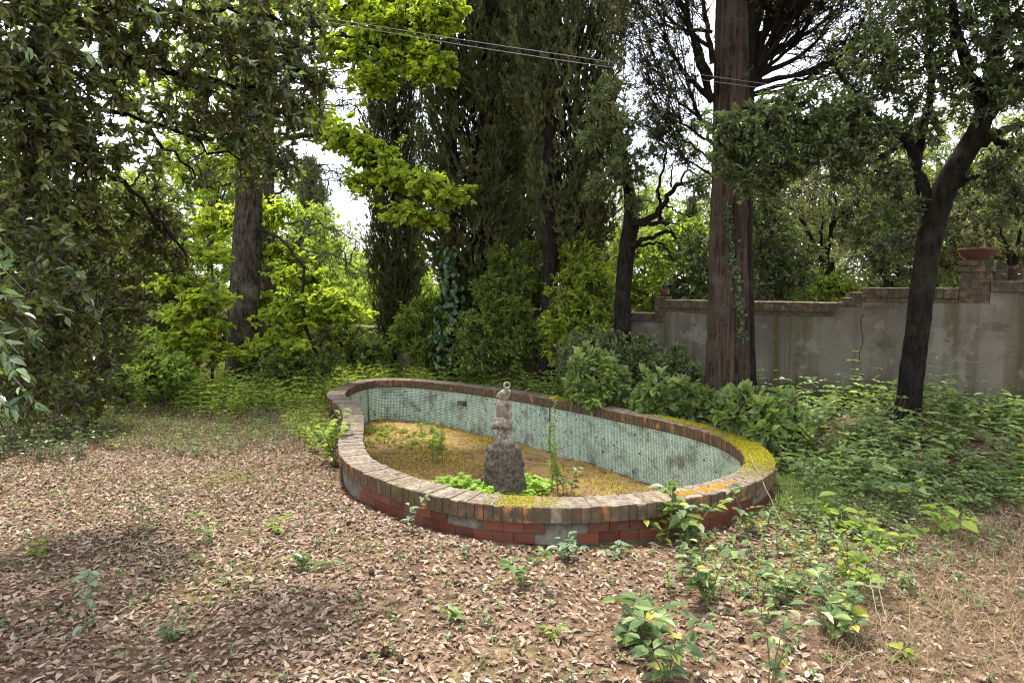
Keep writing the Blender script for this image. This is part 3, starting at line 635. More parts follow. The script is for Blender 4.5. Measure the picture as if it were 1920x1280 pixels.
# ------------------------------------------------------------------ trees
def trunk_mesh(t, px_pts, r, k=16, mat='bark_dark', ridge=.06, n=26, name='trunk', seed=0, flare=0.):
    P = curve([at(*p) for p in px_pts], n); rr = np.interp(np.linspace(0,1,len(P)), np.linspace(0,1,len(r)), r)
    if flare: rr = rr*(1+flare*np.exp(-np.arange(len(P))/1.6))
    V, F = tube(P, rr, k, ridge=ridge, seed=seed); o = np.array(t.location); MB().add(V-o, F).build(name, M[mat], t, True); return P
def root_at(px, py, d):
    p = at(px, py, d); return np.array([p[0], p[1], float(gz(p[0], p[1]))])
def crown(t, blobs, anchors, leaf, L, W, m=10, per_blob=None, twl=.22, wood_mat='twig', spread=.8, up=.2, nup=.8, star=False, fine=False, flat=1., shell=.35, limb=.03, part='foliage', wood_name='branches', sub=7, droop=.12):
    """each blob (px,py,d,radius,n_twigs[,zscale]): a limb from the nearest anchor point, side branches, twigs, leaves"""
    o = np.array(t.location); fm = MB(); wm = MB(); A = np.asarray(anchors)
    for bl in blobs:
        px, py, d, rad, nt_ = bl[:5]; zs_ = bl[5] if len(bl) > 5 else 1.
        c = at(px, py, d); r = np.array([rad, rad, rad*zs_])
        dist = np.linalg.norm(A-c, axis=1)+ .6*np.maximum(0, A[:,2]-c[2]+.2); s = A[np.argmin(dist)]
        P = wobble(curve([s, s+(c-s)*.5+np.array([0,0,.06*np.linalg.norm(c-s)]), c], 8), .02*np.linalg.norm(c-s))
        V, F = tube(P, np.linspace(limb, limb*.4, len(P)), 5); wm.add(V-o, F)
        bs = []
        for _ in range(sub):
            q0 = P[rng.integers(len(P)//2, len(P))]; q1 = ellip(1, c, r*.85, .5)[0]
            B = wobble(curve([q0, (q0+q1)/2+rng.normal(0, rad*.08, 3), q1], 6), rad*.03)
            V, F = tube(B, np.linspace(limb*.38, limb*.12, len(B)), 4); wm.add(V-o, F); bs.append(B[1:])
        bs = np.concatenate(bs)
        E = ellip(nt_, c, r, shell); E = c+(E-c)*np.where(rng.uniform(size=nt_) < .14, rng.uniform(1.05, 1.55, nt_), 1.)[:,None]
        dd = np.linalg.norm(E[:,None]-bs[None], axis=2); nb = bs[dd.argmin(1)]
        T = nrm(nrm(E-nb)*1.0 + rvec(nt_)*.5); Ln = twl*rng.uniform(.6, 1.3, (nt_,1)); S = E - T*Ln
        twigs(wm, S-o, E-o, .003+.0004*d)
        far = np.linalg.norm(S-nb, axis=1) < .9; twigs(wm, nb[far]-o, S[far]-o, .0035+.0004*d)
        twig_leaves(fm, S-o, E-o, m, L, W, spread, up, nup, fine, star=star, flat=flat, droop=droop)
    wm.build(wood_name, M[wood_mat], t, True); return fm.build(part, M[leaf], t)

# --- left maple
b0 = root_at(455, 725, 12.3)
t = thing('maple_tree', 'maple with thick lichened grey trunk and bright lime leaves, left of centre', 'tree', b0)
P1 = trunk_mesh(t, [(454,735,12.3),(456,640,12.3),(461,540,12.3),(466,400,12.3),(470,250,12.3),(474,80,12.2),(470,-80,12.2),(474,-300,12.2)], [.29,.26,.245,.235,.22,.2,.16,.1], 22, 'bark_grey', .04, 40, flare=.25)
P1b = trunk_mesh(t, [(436,735,12.6),(440,640,12.6),(447,500,12.6),(455,330,12.6),(440,150,12.6),(400,-50,12.6)], [.17,.15,.13,.12,.1,.07], 14, 'bark_dark', .05, 30, 'stem')
o = np.array(t.location); lm = MB()
limb1 = curve([at(474,150,12.2), at(520,125,11.6), at(560,98,11.2), at(610,68,11.), at(650,68,10.9), at(730,95,10.8), at(800,130,10.7)], 36)
limb2 = curve([at(474,300,12.2), at(540,260,11.6), at(610,255,11.2), at(670,300,10.9), at(720,350,10.7), at(790,375,10.6), at(855,372,10.5)], 36)
limb3 = curve([at(474,60,12.2), at(560,40,11.4), at(660,10,11), at(760,0,10.8)], 24)
limb4 = curve([at(480,430,12.2), at(530,450,11.8), at(570,500,11.6), at(630,560,11.4), at(670,590,11.4)], 24)
for q, r0 in ((limb1,.075),(limb2,.06),(limb3,.05),(limb4,.035)):
    V, F = tube(wobble(q, .012), np.linspace(r0, .012, len(q)), 8, ridge=.05); lm.add(V-o, F)
lm.build('limb', M['bark_dark'], t, True)
anc = np.concatenate([P1[6:], limb1[6:], limb2[6:], limb3[4:], limb4[4:]])
crown(t, [(q[0],q[1],q[2],q[3]*1.35,int(q[4]*1.25),min(1., (q[5] if len(q) > 5 else .8)*1.15)) for q in [(640,95,10.9,.34,50,.5),(700,150,10.8,.34,60,.5),(760,100,10.7,.36,70,.55),(810,130,10.6,.30,55,.6),(720,60,10.8,.40,60,.5),(800,30,10.7,.5,80,.5),(690,10,11,.45,70,.5),(600,20,11.2,.4,40,.5),(835,20,10.6,.25,30),
          (600,225,11.2,.34,45,.6),(650,260,11,.36,60,.5),(700,290,10.9,.36,70,.45),(740,330,10.8,.36,70,.45),(790,345,10.6,.34,70,.4),(840,368,10.5,.30,60,.35),(760,400,10.6,.32,55,.4),(810,412,10.5,.22,30,.35),(690,340,10.8,.25,35,.5),
          (430,420,12.9,.45,60,.6),(500,400,12.9,.4,50,.7),(515,480,12.7,.38,60,.5),(560,520,11.6,.35,60,.4),(610,560,11.5,.38,70,.35),(650,590,11.4,.3,50,.3),(540,590,11.6,.4,60,.4),(490,560,12.8,.3,30,.4),
          (380,300,12,.6,70,.7),(300,150,12,.8,80,.8),(430,100,12,.8,80,.8),(520,-80,11.8,1.2,120,.8),(750,-120,11,1.1,120,.7),(330,-100,12,1.4,120)]],
      anc, 'maple', .088, .084, 12, twl=.32, spread=1.0, up=-.22, nup=1.3, fine=True, flat=.6, shell=.1, limb=.016, sub=5, wood_mat='bark_dark')

# --- maple saplings
def sapling(name, label, px0, py0, d, px1, py1, tiers, lmat='maple', L=.10):
    b = root_at(px0, py0, d); t = thing(name, label, 'sapling', b)
    P = trunk_mesh(t, [(px0,py0,d),((px0+px1)/2+6,(py0+py1)/2,d),(px1,py1,d)], [.028,.022,.01], 7, 'bark_grey', .03, 16, 'stem')
    crown(t, [(q[0],q[1],q[2],q[3]*1.15,int(q[4]*1.25),q[5]*1.6) for q in tiers], P[3:], lmat, L, L*.95, 8, twl=.28, spread=1.0, up=-.15, nup=1.7, fine=True, flat=.4, shell=.1, limb=.009, sub=4)
    return t
sapling('maple_sapling', 'young maple with flat tiers of leaves left of the lichened trunk', 398, 715, 11.3, 392, 430,
  [(340,470,11.3,.36,45,.25),(390,480,11.2,.30,35,.25),(330,530,11.3,.42,60,.22),(385,560,11.1,.4,60,.22),(350,590,11.2,.42,60,.22),(395,612,11.,.32,45,.22),(350,640,11.1,.4,60,.25),(300,660,11.1,.35,45,.3),(390,660,11,.35,45,.3),(380,430,11.3,.25,25,.4),(330,690,11,.35,50,.4)])
b = root_at(602, 700, 11.2); t = thing('bent_sapling', 'thin bent snapped stem leaning among maple leaves', 'sapling', b)
P = trunk_mesh(t, [(604,705,11.2),(592,660,11.2),(572,610,11.2),(567,560,11.2),(570,500,11.2)], [.03,.028,.026,.03,.022], 8, 'bark_dark', .05, 20, 'stem')
crown(t, [(600,600,11.3,.3,35,.35),(640,575,11.3,.3,35,.3),(560,650,11.2,.3,30,.4)], P[4:], 'maple', .10, .095, 12, spread=.9, up=-.1, nup=2.2, fine=True, flat=.3, limb=.008, sub=4)
sapling('maple_sapling', 'low bright maple seedling clump at the foot of the lichened trunk', 500, 712, 11.6, 505, 610,
  [(510,640,11.6,.35,45,.3),(470,660,11.4,.3,40,.3),(550,670,11.4,.35,45,.3)])

# --- far cedar with bare drooping branches
b = root_at(500, 690, 15.2); t = thing('cedar_tree', 'cedar with bare drooping side branches behind the lichened maple trunk', 'tree', b)
P2 = trunk_mesh(t, [(500,700,15.2),(500,560,15.2),(498,400,15.2),(500,200,15.2),(505,0,15.2),(505,-200,15.2)], [.24,.21,.19,.16,.13,.09], 16, 'bark_grey', .05, 40)
o = np.array(t.location); wm = MB(); fm = MB()
for (x0,y0,x1,y1,sag) in [(505,120,720,130,8),(505,150,700,170,4),(505,180,690,200,2),(505,215,680,185,-4),(505,250,690,290,-6),(505,300,650,330,-20),(505,370,640,340,-25),(505,420,690,460,-30),(505,470,700,520,-36),(505,60,640,30,10),(505,90,680,60,6),(505,380,400,400,0),(505,200,300,260,0),(505,140,330,170,0),(505,500,620,480,-10),(505,240,330,330,0)]:
    dd = 15.2-rng.uniform(.2, 1.5)
    B = wobble(curve([at(x0,y0,15.2), at((x0+x1)/2,(y0+y1)/2+sag*.6,(dd+15.2)/2), at(x1,y1,dd)], 20), .03)
    V, F = tube(B, np.linspace(.035,.008,len(B)), 5); wm.add(V-o, F)
    k = 26; q = B[rng.integers(5, len(B), k)]; e = q+np.c_[rng.normal(0,.25,k), rng.normal(0,.25,k), rng.normal(-.12,.16,k)]
    twigs(wm, q-o, e-o, .010); q2 = np.repeat(e, 3, 0)*.6+np.repeat(q, 3, 0)*.4; e2 = q2+np.c_[rng.normal(0,.12,3*k), rng.normal(0,.12,3*k), rng.normal(-.1,.1,3*k)]; twigs(wm, q2-o, e2-o, .0075)
    if y1 > 300 or x1 > 700: twig_leaves(fm, q2-o, e2-o, 9, .05, .012, .8, -.1, .5)
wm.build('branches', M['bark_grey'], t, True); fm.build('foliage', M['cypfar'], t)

# --- cypresses
def cypress_crown(n_plume, H, rad, prof, m=15, L=.095, W=.025, z_lo=0., per=9):
    fm = MB(); wm = MB()
    z = z_lo + (H-z_lo)*rng.uniform(0, 1, n_plume)**1.15; f = (z-z_lo)/(H-z_lo); rr = rad*np.interp(f, *prof)
    a = rng.uniform(0, 2*math.pi, n_plume); lob = 1+.16*np.sin(a*3+z*1.1)+.12*np.sin(a*5-z*2.3)+.10*np.sin(a*2+z*.7)
    k = np.sqrt(rng.uniform(.12, 1.0, n_plume)); rr = rr*lob*k
    C = np.c_[np.cos(a)*rr, np.sin(a)*rr, z]; D = nrm(np.c_[np.cos(a)*.40, np.sin(a)*.40, np.ones(n_plume)]+rng.normal(0,.20,(n_plume,3)))
    tint = np.repeat(rng.uniform(0, 1, n_plume)**1.4, per)
    S = np.repeat(C, per, 0)+np.repeat(D, per, 0)*rng.uniform(-.30,.25,(n_plume*per,1))+rng.normal(0,.055,(n_plume*per,3))
    Dp = nrm(np.repeat(D, per, 0)+rng.normal(0,.42,(n_plume*per,3))); E = S+Dp*rng.uniform(.12,.30,(n_plume*per,1))
    twig_leaves(fm, S, E, m, L, W, .5, .25, .0, rb=tint, droop=.02)
    twigs(wm, np.c_[C[:,:2]*.55, C[:,2]-.55], C, .010)
    nb = 130; zb = rng.uniform(z_lo, H*.8, nb); ab = rng.uniform(0, 2*math.pi, nb)
    for i in range(nb):
        f0 = (zb[i]+1.2-z_lo)/(H-z_lo); r1 = rad*np.interp(min(1, f0), *prof)*.75
        B = curve([(0,0,zb[i]), (math.cos(ab[i])*r1*.6, math.sin(ab[i])*r1*.6, zb[i]+.45), (math.cos(ab[i])*r1, math.sin(ab[i])*r1, zb[i]+1.3)], 7)
        V, F = tube(B, np.linspace(.03,.008,len(B)), 4); wm.add(V, F)
    return fm, wm
PF = ([0,.06,.2,.6,.85,1],[.35,.75,1.,1.,.7,.08])
cf, cw = cypress_crown(1300, 11.5, 1.0, PF, m=16); cyp_f = cf.mesh('foliage', M['cyp']); cyp_w = cw.mesh('branches', M['bark_dark'], True)
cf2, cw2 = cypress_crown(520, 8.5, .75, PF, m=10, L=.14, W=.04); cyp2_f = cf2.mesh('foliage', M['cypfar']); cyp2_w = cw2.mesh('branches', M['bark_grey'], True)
def cypress(label, px, py, d, trunk_r, z_crown, scale, rot, cpx=None, dy=0., pale=False, mat='bark_dark', tilt=0, zsc=1., group='cypress trees behind the basin'):
    b = root_at(px, py, d); t = thing('cypress_tree', label, 'tree', b, group)
    top = z_crown+8.*zsc
    P = np.array([[0,0,-.1],[0,0,.6],[.02,0,2.],[.0,.02,4.5],[tilt*3,0,top]]); P = curve(P, 24); V, F = tube(P, np.linspace(trunk_r*1.08, trunk_r*.3, len(P)), 14, ridge=.09, seed=px); 
    V[:,:2] *= (1+.35*np.exp(-np.maximum(V[:,2:3],0)/.25)); MB().add(V, F).build('trunk', M[mat], t, True)
    dx = 0 if cpx is None else (cpx-px)/FPX*d
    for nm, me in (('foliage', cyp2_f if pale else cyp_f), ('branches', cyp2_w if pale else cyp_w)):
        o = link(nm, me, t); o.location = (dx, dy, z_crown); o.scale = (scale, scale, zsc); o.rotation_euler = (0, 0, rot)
    return t, b
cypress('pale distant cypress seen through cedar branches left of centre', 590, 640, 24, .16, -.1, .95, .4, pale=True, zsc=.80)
cypress('slender dark cypress between the maple branches and ivy-clad cypress', 745, 660, 15, .16, .7, .62, 1.3)
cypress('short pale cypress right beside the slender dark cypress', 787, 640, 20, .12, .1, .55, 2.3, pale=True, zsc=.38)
ti, bi_ = cypress('tall dark cypress with ivy-clad trunk above the left of the basin', 850, 700, 12.6, .20, 1.6, .98, 2.9, cpx=888, dy=.40)
cypress('tall dark cypress with bare lower trunk behind the statue', 1028, 700, 11.4, .19, 2.2, .90, 4.2, cpx=1076, dy=.42)
cypress('dark cypress filling the gap behind the two tallest cypresses', 962, 640, 16.5, .2, .9, .95, 5.2)
# ivy on the trunk
fm = MB(); n_ = 900; a = rng.uniform(0, 2*math.pi, n_); z = rng.uniform(-.0, 2.7, n_)**1.0; rr = .24+.10*np.sin(z*2.2)+rng.uniform(0,.12,n_)
P = np.c_[np.cos(a)*rr, np.sin(a)*rr, z]; Nn = nrm(np.c_[np.cos(a), np.sin(a), np.full(n_, .35)]+rvec(n_)*.35)
leaves(fm, P, np.c_[rng.normal(0,.5,n_), rng.normal(0,.5,n_), np.full(n_,-.9)], Nn, rng.uniform(.08,.15,n_), rng.uniform(.07,.13,n_), rng.uniform(0,1,n_), True, .08)
o = fm.build('ivy', M['ivy'], None); o.location = tuple(bi_); tag(o, 'glossy ivy wrapped round the trunk of the tall dark cypress', 'ivy')

# --- big red-barked trunk with upswept bare branches
b = root_at(1365, 735, 9.1); t = thing('cypress_tree', 'old cypress with thick red-brown trunk and bare upswept branches before the wall', 'tree', b)
P3 = trunk_mesh(t, [(1364,760,9.1),(1364,700,9.1),(1366,600,9.1),(1368,450,9.1),(1371,300,9.1),(1372,150,9.1),(1374,0,9.1),(1376,-160,9.1),(1378,-420,9.1)], [.31,.285,.265,.25,.235,.225,.21,.18,.1], 44, 'bark_red', .035, 70, seed=2, flare=.18)
Pr = trunk_mesh(t, [(1402,760,9.1),(1398,640,9.08),(1394,500,9.05),(1394,380,9.05),(1394,230,9.1),(1400,100,9.1),(1430,-60,9.),(1470,-250,9)], [.13,.12,.125,.12,.13,.13,.10,.06], 18, 'bark_dark', .06, 40, 'stem', 4)
o = np.array(b); wm = MB(); fm = MB()
def upswept(x0, y0, x1, y1, r0, d1, bow=.5):
    s = at(x0, y0, 9.1); e = at(x1, y1, d1); mid = s*.45+e*.55; mid[2] -= bow*abs(e[0]-s[0])*.30; mid[0] += (e[0]-s[0])*.08
    B = wobble(curve([s, mid, e], 14), .010); V, F = tube(B, np.linspace(r0, r0*.18, len(B)), 7); wm.add(V-o, F)
    k = 17; ii = rng.integers(4, len(B)-1, k); q = B[ii]; T = nrm(B[ii+1]-B[ii]); e_ = q+T*rng.uniform(.3,.8,(k,1))+rng.normal(0,.17,(k,3)); twigs(wm, q-o, e_-o, .009)
    q2 = np.repeat(q, 5, 0)*.35+np.repeat(e_, 5, 0)*.65; e2 = q2+np.repeat(T, 5, 0)*.2+rng.normal(0,.13,(5*k,3)); twigs(wm, q2-o, e2-o, .005)
    q3 = np.repeat(e2, 2, 0); e3 = q3+rng.normal(0,.10,(10*k,3))+np.array([0,0,.04]); twigs(wm, q3-o, e3-o, .004)
    sel = rng.uniform(size=len(q3)) < .45; twig_leaves(fm, q3[sel]-o, e3[sel]-o, 12, .055, .014, .7, .2, .2)
BR = [(1335,190,1280,-40,.055,8.7),(1335,190,1230,10,.04,8.6),(1332,150,1250,-120,.05,9.4),(1336,240,1215,80,.024,8.9),(1336,250,1290,160,.028,9),(1334,270,1240,160,.022,9.2),(1336,120,1300,-150,.04,9),(1334,330,1250,230,.018,9.),(1334,300,1215,150,.016,8.8),(1335,90,1200,-60,.03,9),(1335,60,1185,-10,.026,8.8),(1370,40,1330,-170,.045,9.4)]
for _ in range(26):
    f_ = rng.uniform(0, 1); BR.append((1398+8*f_, rng.uniform(60, 195), 1410+230*f_, -150+230*f_**1.6+rng.uniform(-50, 40), rng.uniform(.022, .055)*(1.1-.4*f_), rng.uniform(8.6, 9.6), .35))
for a_ in BR: upswept(*a_)
wm.build('branches', M['bark_dark'], t, True); fm.build('foliage', M['cyp'], t)
# ivy climbing the old trunk
fm = MB(); wm = MB(); path = curve([at(1385,700,8.82), at(1392,640,8.82), at(1383,560,8.82), at(1376,500,8.83), at(1368,440,8.84), at(1362,380,8.85)], 60)
V, F = tube(path, .006, 5); wm.add(V, F); q = np.repeat(path[14:], 4, 0)+rng.normal(0,.03,(4*len(path[14:]),3)); n_ = len(q)
leaves(fm, q, np.c_[rng.normal(0,.6,n_), np.full(n_,-.3), rng.normal(-.3,.5,n_)], nrm(np.c_[rng.normal(0,.4,n_), np.full(n_,-1.), np.full(n_,.4)]), rng.uniform(.03,.055,n_), rng.uniform(.03,.05,n_), rng.uniform(0,1,n_), True)
iv = thing('ivy_vine', 'thin ivy vine climbing the thick red-brown trunk', 'ivy', path[0]); o = np.array(iv.location)
for nm, mbb, mm in (('vine', wm, 'twig'), ('leaves', fm, 'ivy')):
    x = mbb.build(nm, M[mm], iv); x.location = tuple(-o)

# --- small gnarled tree
b = root_at(1168, 655, 10.6); t = thing('gnarled_tree', 'small gnarled evergreen with dark crooked trunk in front of the wall', 'tree', b)
P4 = trunk_mesh(t, [(1166,700,10.6),(1166,620,10.6),(1168,540,10.6),(1176,460,10.6),(1184,405,10.6),(1176,340,10.6),(1160,270,10.6),(1150,200,10.6)], [.15,.13,.12,.125,.12,.075,.05,.03], 14, 'bark_dark', .08, 44)
o = np.array(b); lm = MB(); an = [P4[14:]]
for pts, r0 in (([(1182,420),(1215,412),(1240,388),(1255,362),(1275,345),(1300,340)], .055), ([(1240,388),(1235,360),(1240,320),(1250,280)], .03), ([(1185,418),(1210,420),(1238,416),(1255,418)], .05), ([(1238,416),(1238,395)], .03), ([(1180,462),(1205,450),(1235,440),(1258,434),(1268,448)], .042), ([(1180,465),(1212,458),(1240,458),(1255,475),(1262,490)], .026), ([(1255,418),(1280,425),(1292,450)], .014), ([(1250,385),(1275,400),(1300,405)], .016), ([(1275,345),(1290,320),(1310,330),(1330,345)], .02), ([(1176,350),(1140,310),(1120,280)], .03), ([(1258,352),(1262,310),(1280,270)], .016)):
    B = wobble(curve([at(x, y, 10.5-.25*i/len(pts)) for i, (x, y) in enumerate(pts)], 16), .012); V, F = tube(B, np.linspace(r0, r0*.45, len(B)), 8, ridge=.06); lm.add(V-o, F); an.append(B)
    k = 8; q = B[rng.integers(len(B)//2, len(B), k)]; e = q+rng.normal(0,.15,(k,3)); twigs(lm, q-o, e-o, .006)
lm.build('limb', M['bark_dark'], t, True)
crown(t, [(1130,200,10.4,.34,70),(1160,240,10.3,.30,50),(1110,260,10.4,.3,50),(1150,320,10.3,.3,50),(1120,350,10.4,.25,35),(1180,300,10.3,.28,40),(1200,330,10.4,.22,30),(1225,230,10.5,.30,40),(1260,250,10.4,.28,35),(1290,290,10.3,.26,35),(1310,350,10.3,.26,40),(1300,390,10.4,.2,25),(1230,290,10.4,.25,24),(1195,380,10.4,.2,24),(1140,160,10.5,.25,35),(1310,230,10.5,.25,30)], np.concatenate(an), 'silver', .07, .026, 14, twl=.2, up=.1, limb=.012, sub=5, spread=.9)

# --- right holm oak
b = root_at(1703, 765, 7.75); t = thing('holm_oak', 'dark leaning holm oak with forked trunk before the right end of the wall', 'tree', b)
P5 = trunk_mesh(t, [(1702,790,7.75),(1706,740,7.75),(1718,640,7.7),(1730,540,7.65),(1745,440,7.6),(1772,350,7.5),(1810,285,7.4),(1845,215,7.3),(1862,120,7.2),(1880,10,7.1),(1890,-150,7.1)], [.150,.130,.122,.120,.128,.122,.108,.095,.075,.055,.04], 18, 'bark_dark', .07, 60, flare=.12)
o = np.array(b); lm = MB(); an = [P5[30:]]
for pts, r0 in (([(1742,450,7.6),(1735,380,7.6),(1718,320,7.6),(1700,260,7.5),(1660,240,7.4),(1600,235,7.3)], .09), ([(1845,215,7.3),(1820,140,7.2),(1795,60,7.1),(1785,-40,7.)], .075), ([(1840,230,7.3),(1880,170,7.2),(1925,90,7.1),(1960,0,7)], .08), ([(1810,285,7.4),(1870,250,7.3),(1940,225,7.2)], .06), ([(1835,250,7.35),(1890,270,7.2),(1960,300,7.)], .05), ([(1720,300,7.6),(1740,200,7.5),(1745,90,7.4),(1740,-20,7.4)], .05), ([(1700,260,7.5),(1640,300,7.4),(1580,300,7.3),(1530,270,7.2)], .035), ([(1718,320,7.6),(1680,330,7.5),(1640,320,7.4)], .03), ([(1660,240,7.4),(1600,170,7.4),(1560,120,7.4)], .04), ([(1600,235,7.3),(1520,230,7.2),(1440,210,7.1),(1380,200,7.)], .035), ([(1780,350,7.5),(1840,330,7.3),(1920,350,7.1)], .03)):
    B = wobble(curve([at(*p) for p in pts], 18), .015); V, F = tube(B, np.linspace(r0, r0*.4, len(B)), 9, ridge=.06); lm.add(V-o, F); an.append(B)
lm.build('limb', M['bark_dark'], t, True)
crown(t, [(q[0],q[1],q[2],q[3]*1.12,int(q[4]*1.7),*q[5:]) for q in [(1360,240,7.,.2,40),(1400,270,7.,.24,60),(1440,230,7.1,.26,70),(1480,290,7.1,.26,70),(1500,210,7.2,.26,65),(1540,270,7.1,.27,70),(1580,220,7.2,.28,70),(1590,300,7.2,.24,50),(1630,250,7.3,.26,55),(1630,120,7.3,.34,60),(1700,60,7.3,.38,60),(1690,160,7.4,.3,45),(1780,30,7.1,.36,50),(1860,60,7.,.36,50),(1910,20,6.9,.4,60),(1900,140,7,.3,40),(1760,130,7.3,.28,30),(1660,330,7.4,.24,30),(1690,390,7.5,.2,22),(1880,320,7.1,.24,30),(1900,380,7.0,.24,34),(1400,330,7.,.2,34),(1440,340,7.1,.2,30),(1360,300,7.,.16,24),(1800,-80,7,.6,60),(1650,-90,7.3,.6,60),(1960,200,6.8,.4,50),(1980,-60,6.8,.6,60),(1500,-200,7.4,.8,110,.6),(1750,-260,7.2,.9,120,.6),(2050,-200,6.8,.9,120,.6),(2150,60,6.8,.8,100),(1900,-420,7,1.1,130,.6),(1600,-420,7.6,1.1,130,.6),(2250,-350,6.8,1.1,120,.6),(1350,-350,7.8,.9,110,.6),(2250,250,7.,.7,90),(1830,180,7.2,.3,36),(1720,240,7.5,.25,30),(1800,330,7.6,.22,20),(1680,460,7.9,.22,22)]],
      np.concatenate(an), 'oakr', .068, .030, 13, twl=.18, up=.0, limb=.014, sub=6, spread=.95, fine=False)

# --- left holm oak, overhanging close to the viewer
b = np.array([-4.6, 4.4, float(gz(-4.6, 4.4))]); t = thing('holm_oak', 'holm oak leaning in from the left edge with hanging brownish-green leaves', 'tree', b)
o = np.array(b); Pt = curve([b, b+[.1,0,1.2], b+[.25,.1,2.4], b+[.4,.2,3.8], b+[.4,.2,5.5]], 24); V, F = tube(Pt, np.linspace(.24,.08,len(Pt)), 14, ridge=.07); MB().add(V-o, F).build('trunk', M['bark_dark'], t, True)
lm = MB(); an = []
for pts, r0 in (([(-300,200,4.6),(-60,120,4.3),(150,110,4.4),(320,140,4.6),(500,170,4.9),(600,200,5.0)], .045), ([(-300,260,4.6),(-50,240,4.2),(140,290,4.4),(260,370,4.8),(350,480,5.2)], .035), ([(-300,230,4.6),(-60,180,4.1),(100,190,4.2),(300,230,4.6),(450,300,4.9)], .03), ([(-300,100,4.6),(0,30,4.1),(250,20,4.3),(450,30,4.7),(600,50,5.0)], .04), ([(-300,400,4.4),(-60,420,3.9),(80,480,4.),(160,600,4.4)], .03), ([(-300,600,4.2),(-60,640,3.4),(30,680,3.2)], .02), ([(-300,300,4.5),(0,330,4.6),(120,420,5.2),(200,540,5.8)], .03), ([(-200,0,4.6),(100,60,4.6),(240,190,4.6),(330,300,4.8),(420,350,5.)], .022)):
    B = wobble(curve([at(*p) for p in pts], 26), .018); V, F = tube(B, np.linspace(r0, r0*.25, len(B)), 6); lm.add(V-o, F); an.append(B)
lm.build('limb', M['bark_dark'], t, True)
blobsL = [(60,60,3.7,.22,60),(-20,140,3.6,.25,60),(170,50,4.1,.24,60),(290,50,4.4,.24,60),(400,50,4.6,.26,75),(500,60,4.8,.26,80),(560,100,5.0,.18,50),(120,160,4.0,.24,60),(230,170,4.3,.22,34),(340,130,4.5,.22,50),(440,150,4.7,.26,75),(520,170,4.9,.24,75),(570,220,5.0,.14,34),(500,250,4.9,.22,60),(430,260,4.8,.2,40),(530,310,5.,.16,34),(460,330,5,.14,26),(350,230,4.7,.2,28),(60,260,3.8,.26,75),(170,270,4.3,.24,55),(280,300,4.7,.2,26),(380,330,4.9,.16,20),(20,370,3.9,.3,90),(110,370,4.4,.3,90),(190,400,5.0,.3,90),(240,470,5.5,.32,90),(300,420,5.4,.2,36),(50,480,3.8,.28,90),(140,500,4.7,.3,100),(210,560,5.6,.3,90),(-20,560,3.4,.25,70),(90,600,4.3,.3,100),(180,640,5.4,.32,90),(50,700,4.2,.3,90),(140,720,5.0,.3,80),(20,600,5.0,.4,110),(100,440,5.6,.4,110),(-60,300,4.6,.5,110),(330,480,5.5,.14,18),(270,110,4.5,.26,50),(330,180,4.6,.22,30),(250,240,4.6,.2,20),(400,220,4.8,.2,34),(480,-20,4.8,.3,70),(350,-10,4.5,.3,70),(200,-20,4.2,.3,70),(60,-20,3.8,.3,70),(580,30,5.1,.16,36),(590,150,5.1,.14,30),(300,380,5.2,.2,30),(40,180,3.8,.22,60),(130,270,4.2,.2,50)]
crown(t, [(q[0],q[1],q[2],q[3]*1.05,int(q[4]*((.70 if q[0] > 400 else .55) if q[0] > 200 and q[1] < 360 else 1.2))) for q in blobsL], np.concatenate(an), 'oak', .052, .026, 14, twl=.17, up=-.12, nup=.6, limb=.010, sub=7, spread=.95, fine=True, droop=.2)
# its nearest hanging leaves, each a part of its own
def leaf_mesh(name, mat, L=1., W=.45, fold=.2, droop=.2, rnd=.5):
    mb = MB(); leaves(mb, np.zeros((1,3)), np.array([[1.,0,0]]), np.array([[0,0,1.]]), L, W, rnd, True, fold, droop); return mb.mesh(name, mat)
M['oakh'] = leafmat('oak_leaf_greyish', [(0,(.032,.058,.022)),(.5,(.068,.105,.045)),(1,(.15,.20,.10))], .3, .3, .6)
oak_lv = [leaf_mesh('leaf', M['oakh'], 1, .44, .2, d_, r_) for d_, r_ in ((.15,.1),(.25,.35),(.2,.55),(.3,.75),(.1,.9))]
def put_leaf(me, P, D, N, L, parent, off_=None, name='leaf'):
    D = Vector(D).normalized(); N = Vector(N); S = N.cross(D)
    if S.length < 1e-4: S = Vector((0,1,0))
    S.normalize(); Nn = D.cross(S)
    ob = link(name, me, parent)
    from mathutils import Matrix
    m3 = Matrix((D, S, Nn)).transposed(); ob.matrix_local = Matrix.Translation(Vector(np.asarray(P)-(0 if off_ is None else off_))) @ m3.to_4x4() @ Matrix.Diagonal((L, L, L, 1))
    return ob
tw = MB(); 
for (px, py, d, cnt) in [(20,520,2.5,12),(45,590,2.6,12),(10,640,2.4,14),(40,700,2.5,12),(15,760,2.4,10),(70,760,2.8,8),(120,590,3.2,10),(70,640,3.0,10),(170,560,3.6,8),(150,520,3.5,8),(10,460,2.7,10),(200,600,3.9,8),(560,140,4.4,10),(530,60,4.2,12),(480,120,4.2,10),(440,40,4.1,10),(510,220,4.4,10),(580,230,4.5,8),(380,90,4.0,8),(300,30,3.7,8),(540,290,4.6,8),(470,290,4.5,8),(60,100,3.2,8),(180,110,3.5,8)]:
    c = at(px, py, d); s = c+np.array([-.18, .12, .10]); twigs(tw, (s-o)[None], (c+[.05,0,-.05]-o)[None], .004)
    for k in range(cnt):
        f_ = rng.uniform(.1, 1.1); P = s+(c-s)*f_; D = nrm(np.array([.5,-.2,-.35])+rng.normal(0,.6,3)); N = nrm(np.array([0,-.3,1.])+rng.normal(0,.55,3))
        put_leaf(oak_lv[rng.integers(5)], P, D, N, rng.uniform(.042,.070), t, o)
tw.build('hanging_twigs', M['twig'], t, kind='stuff')

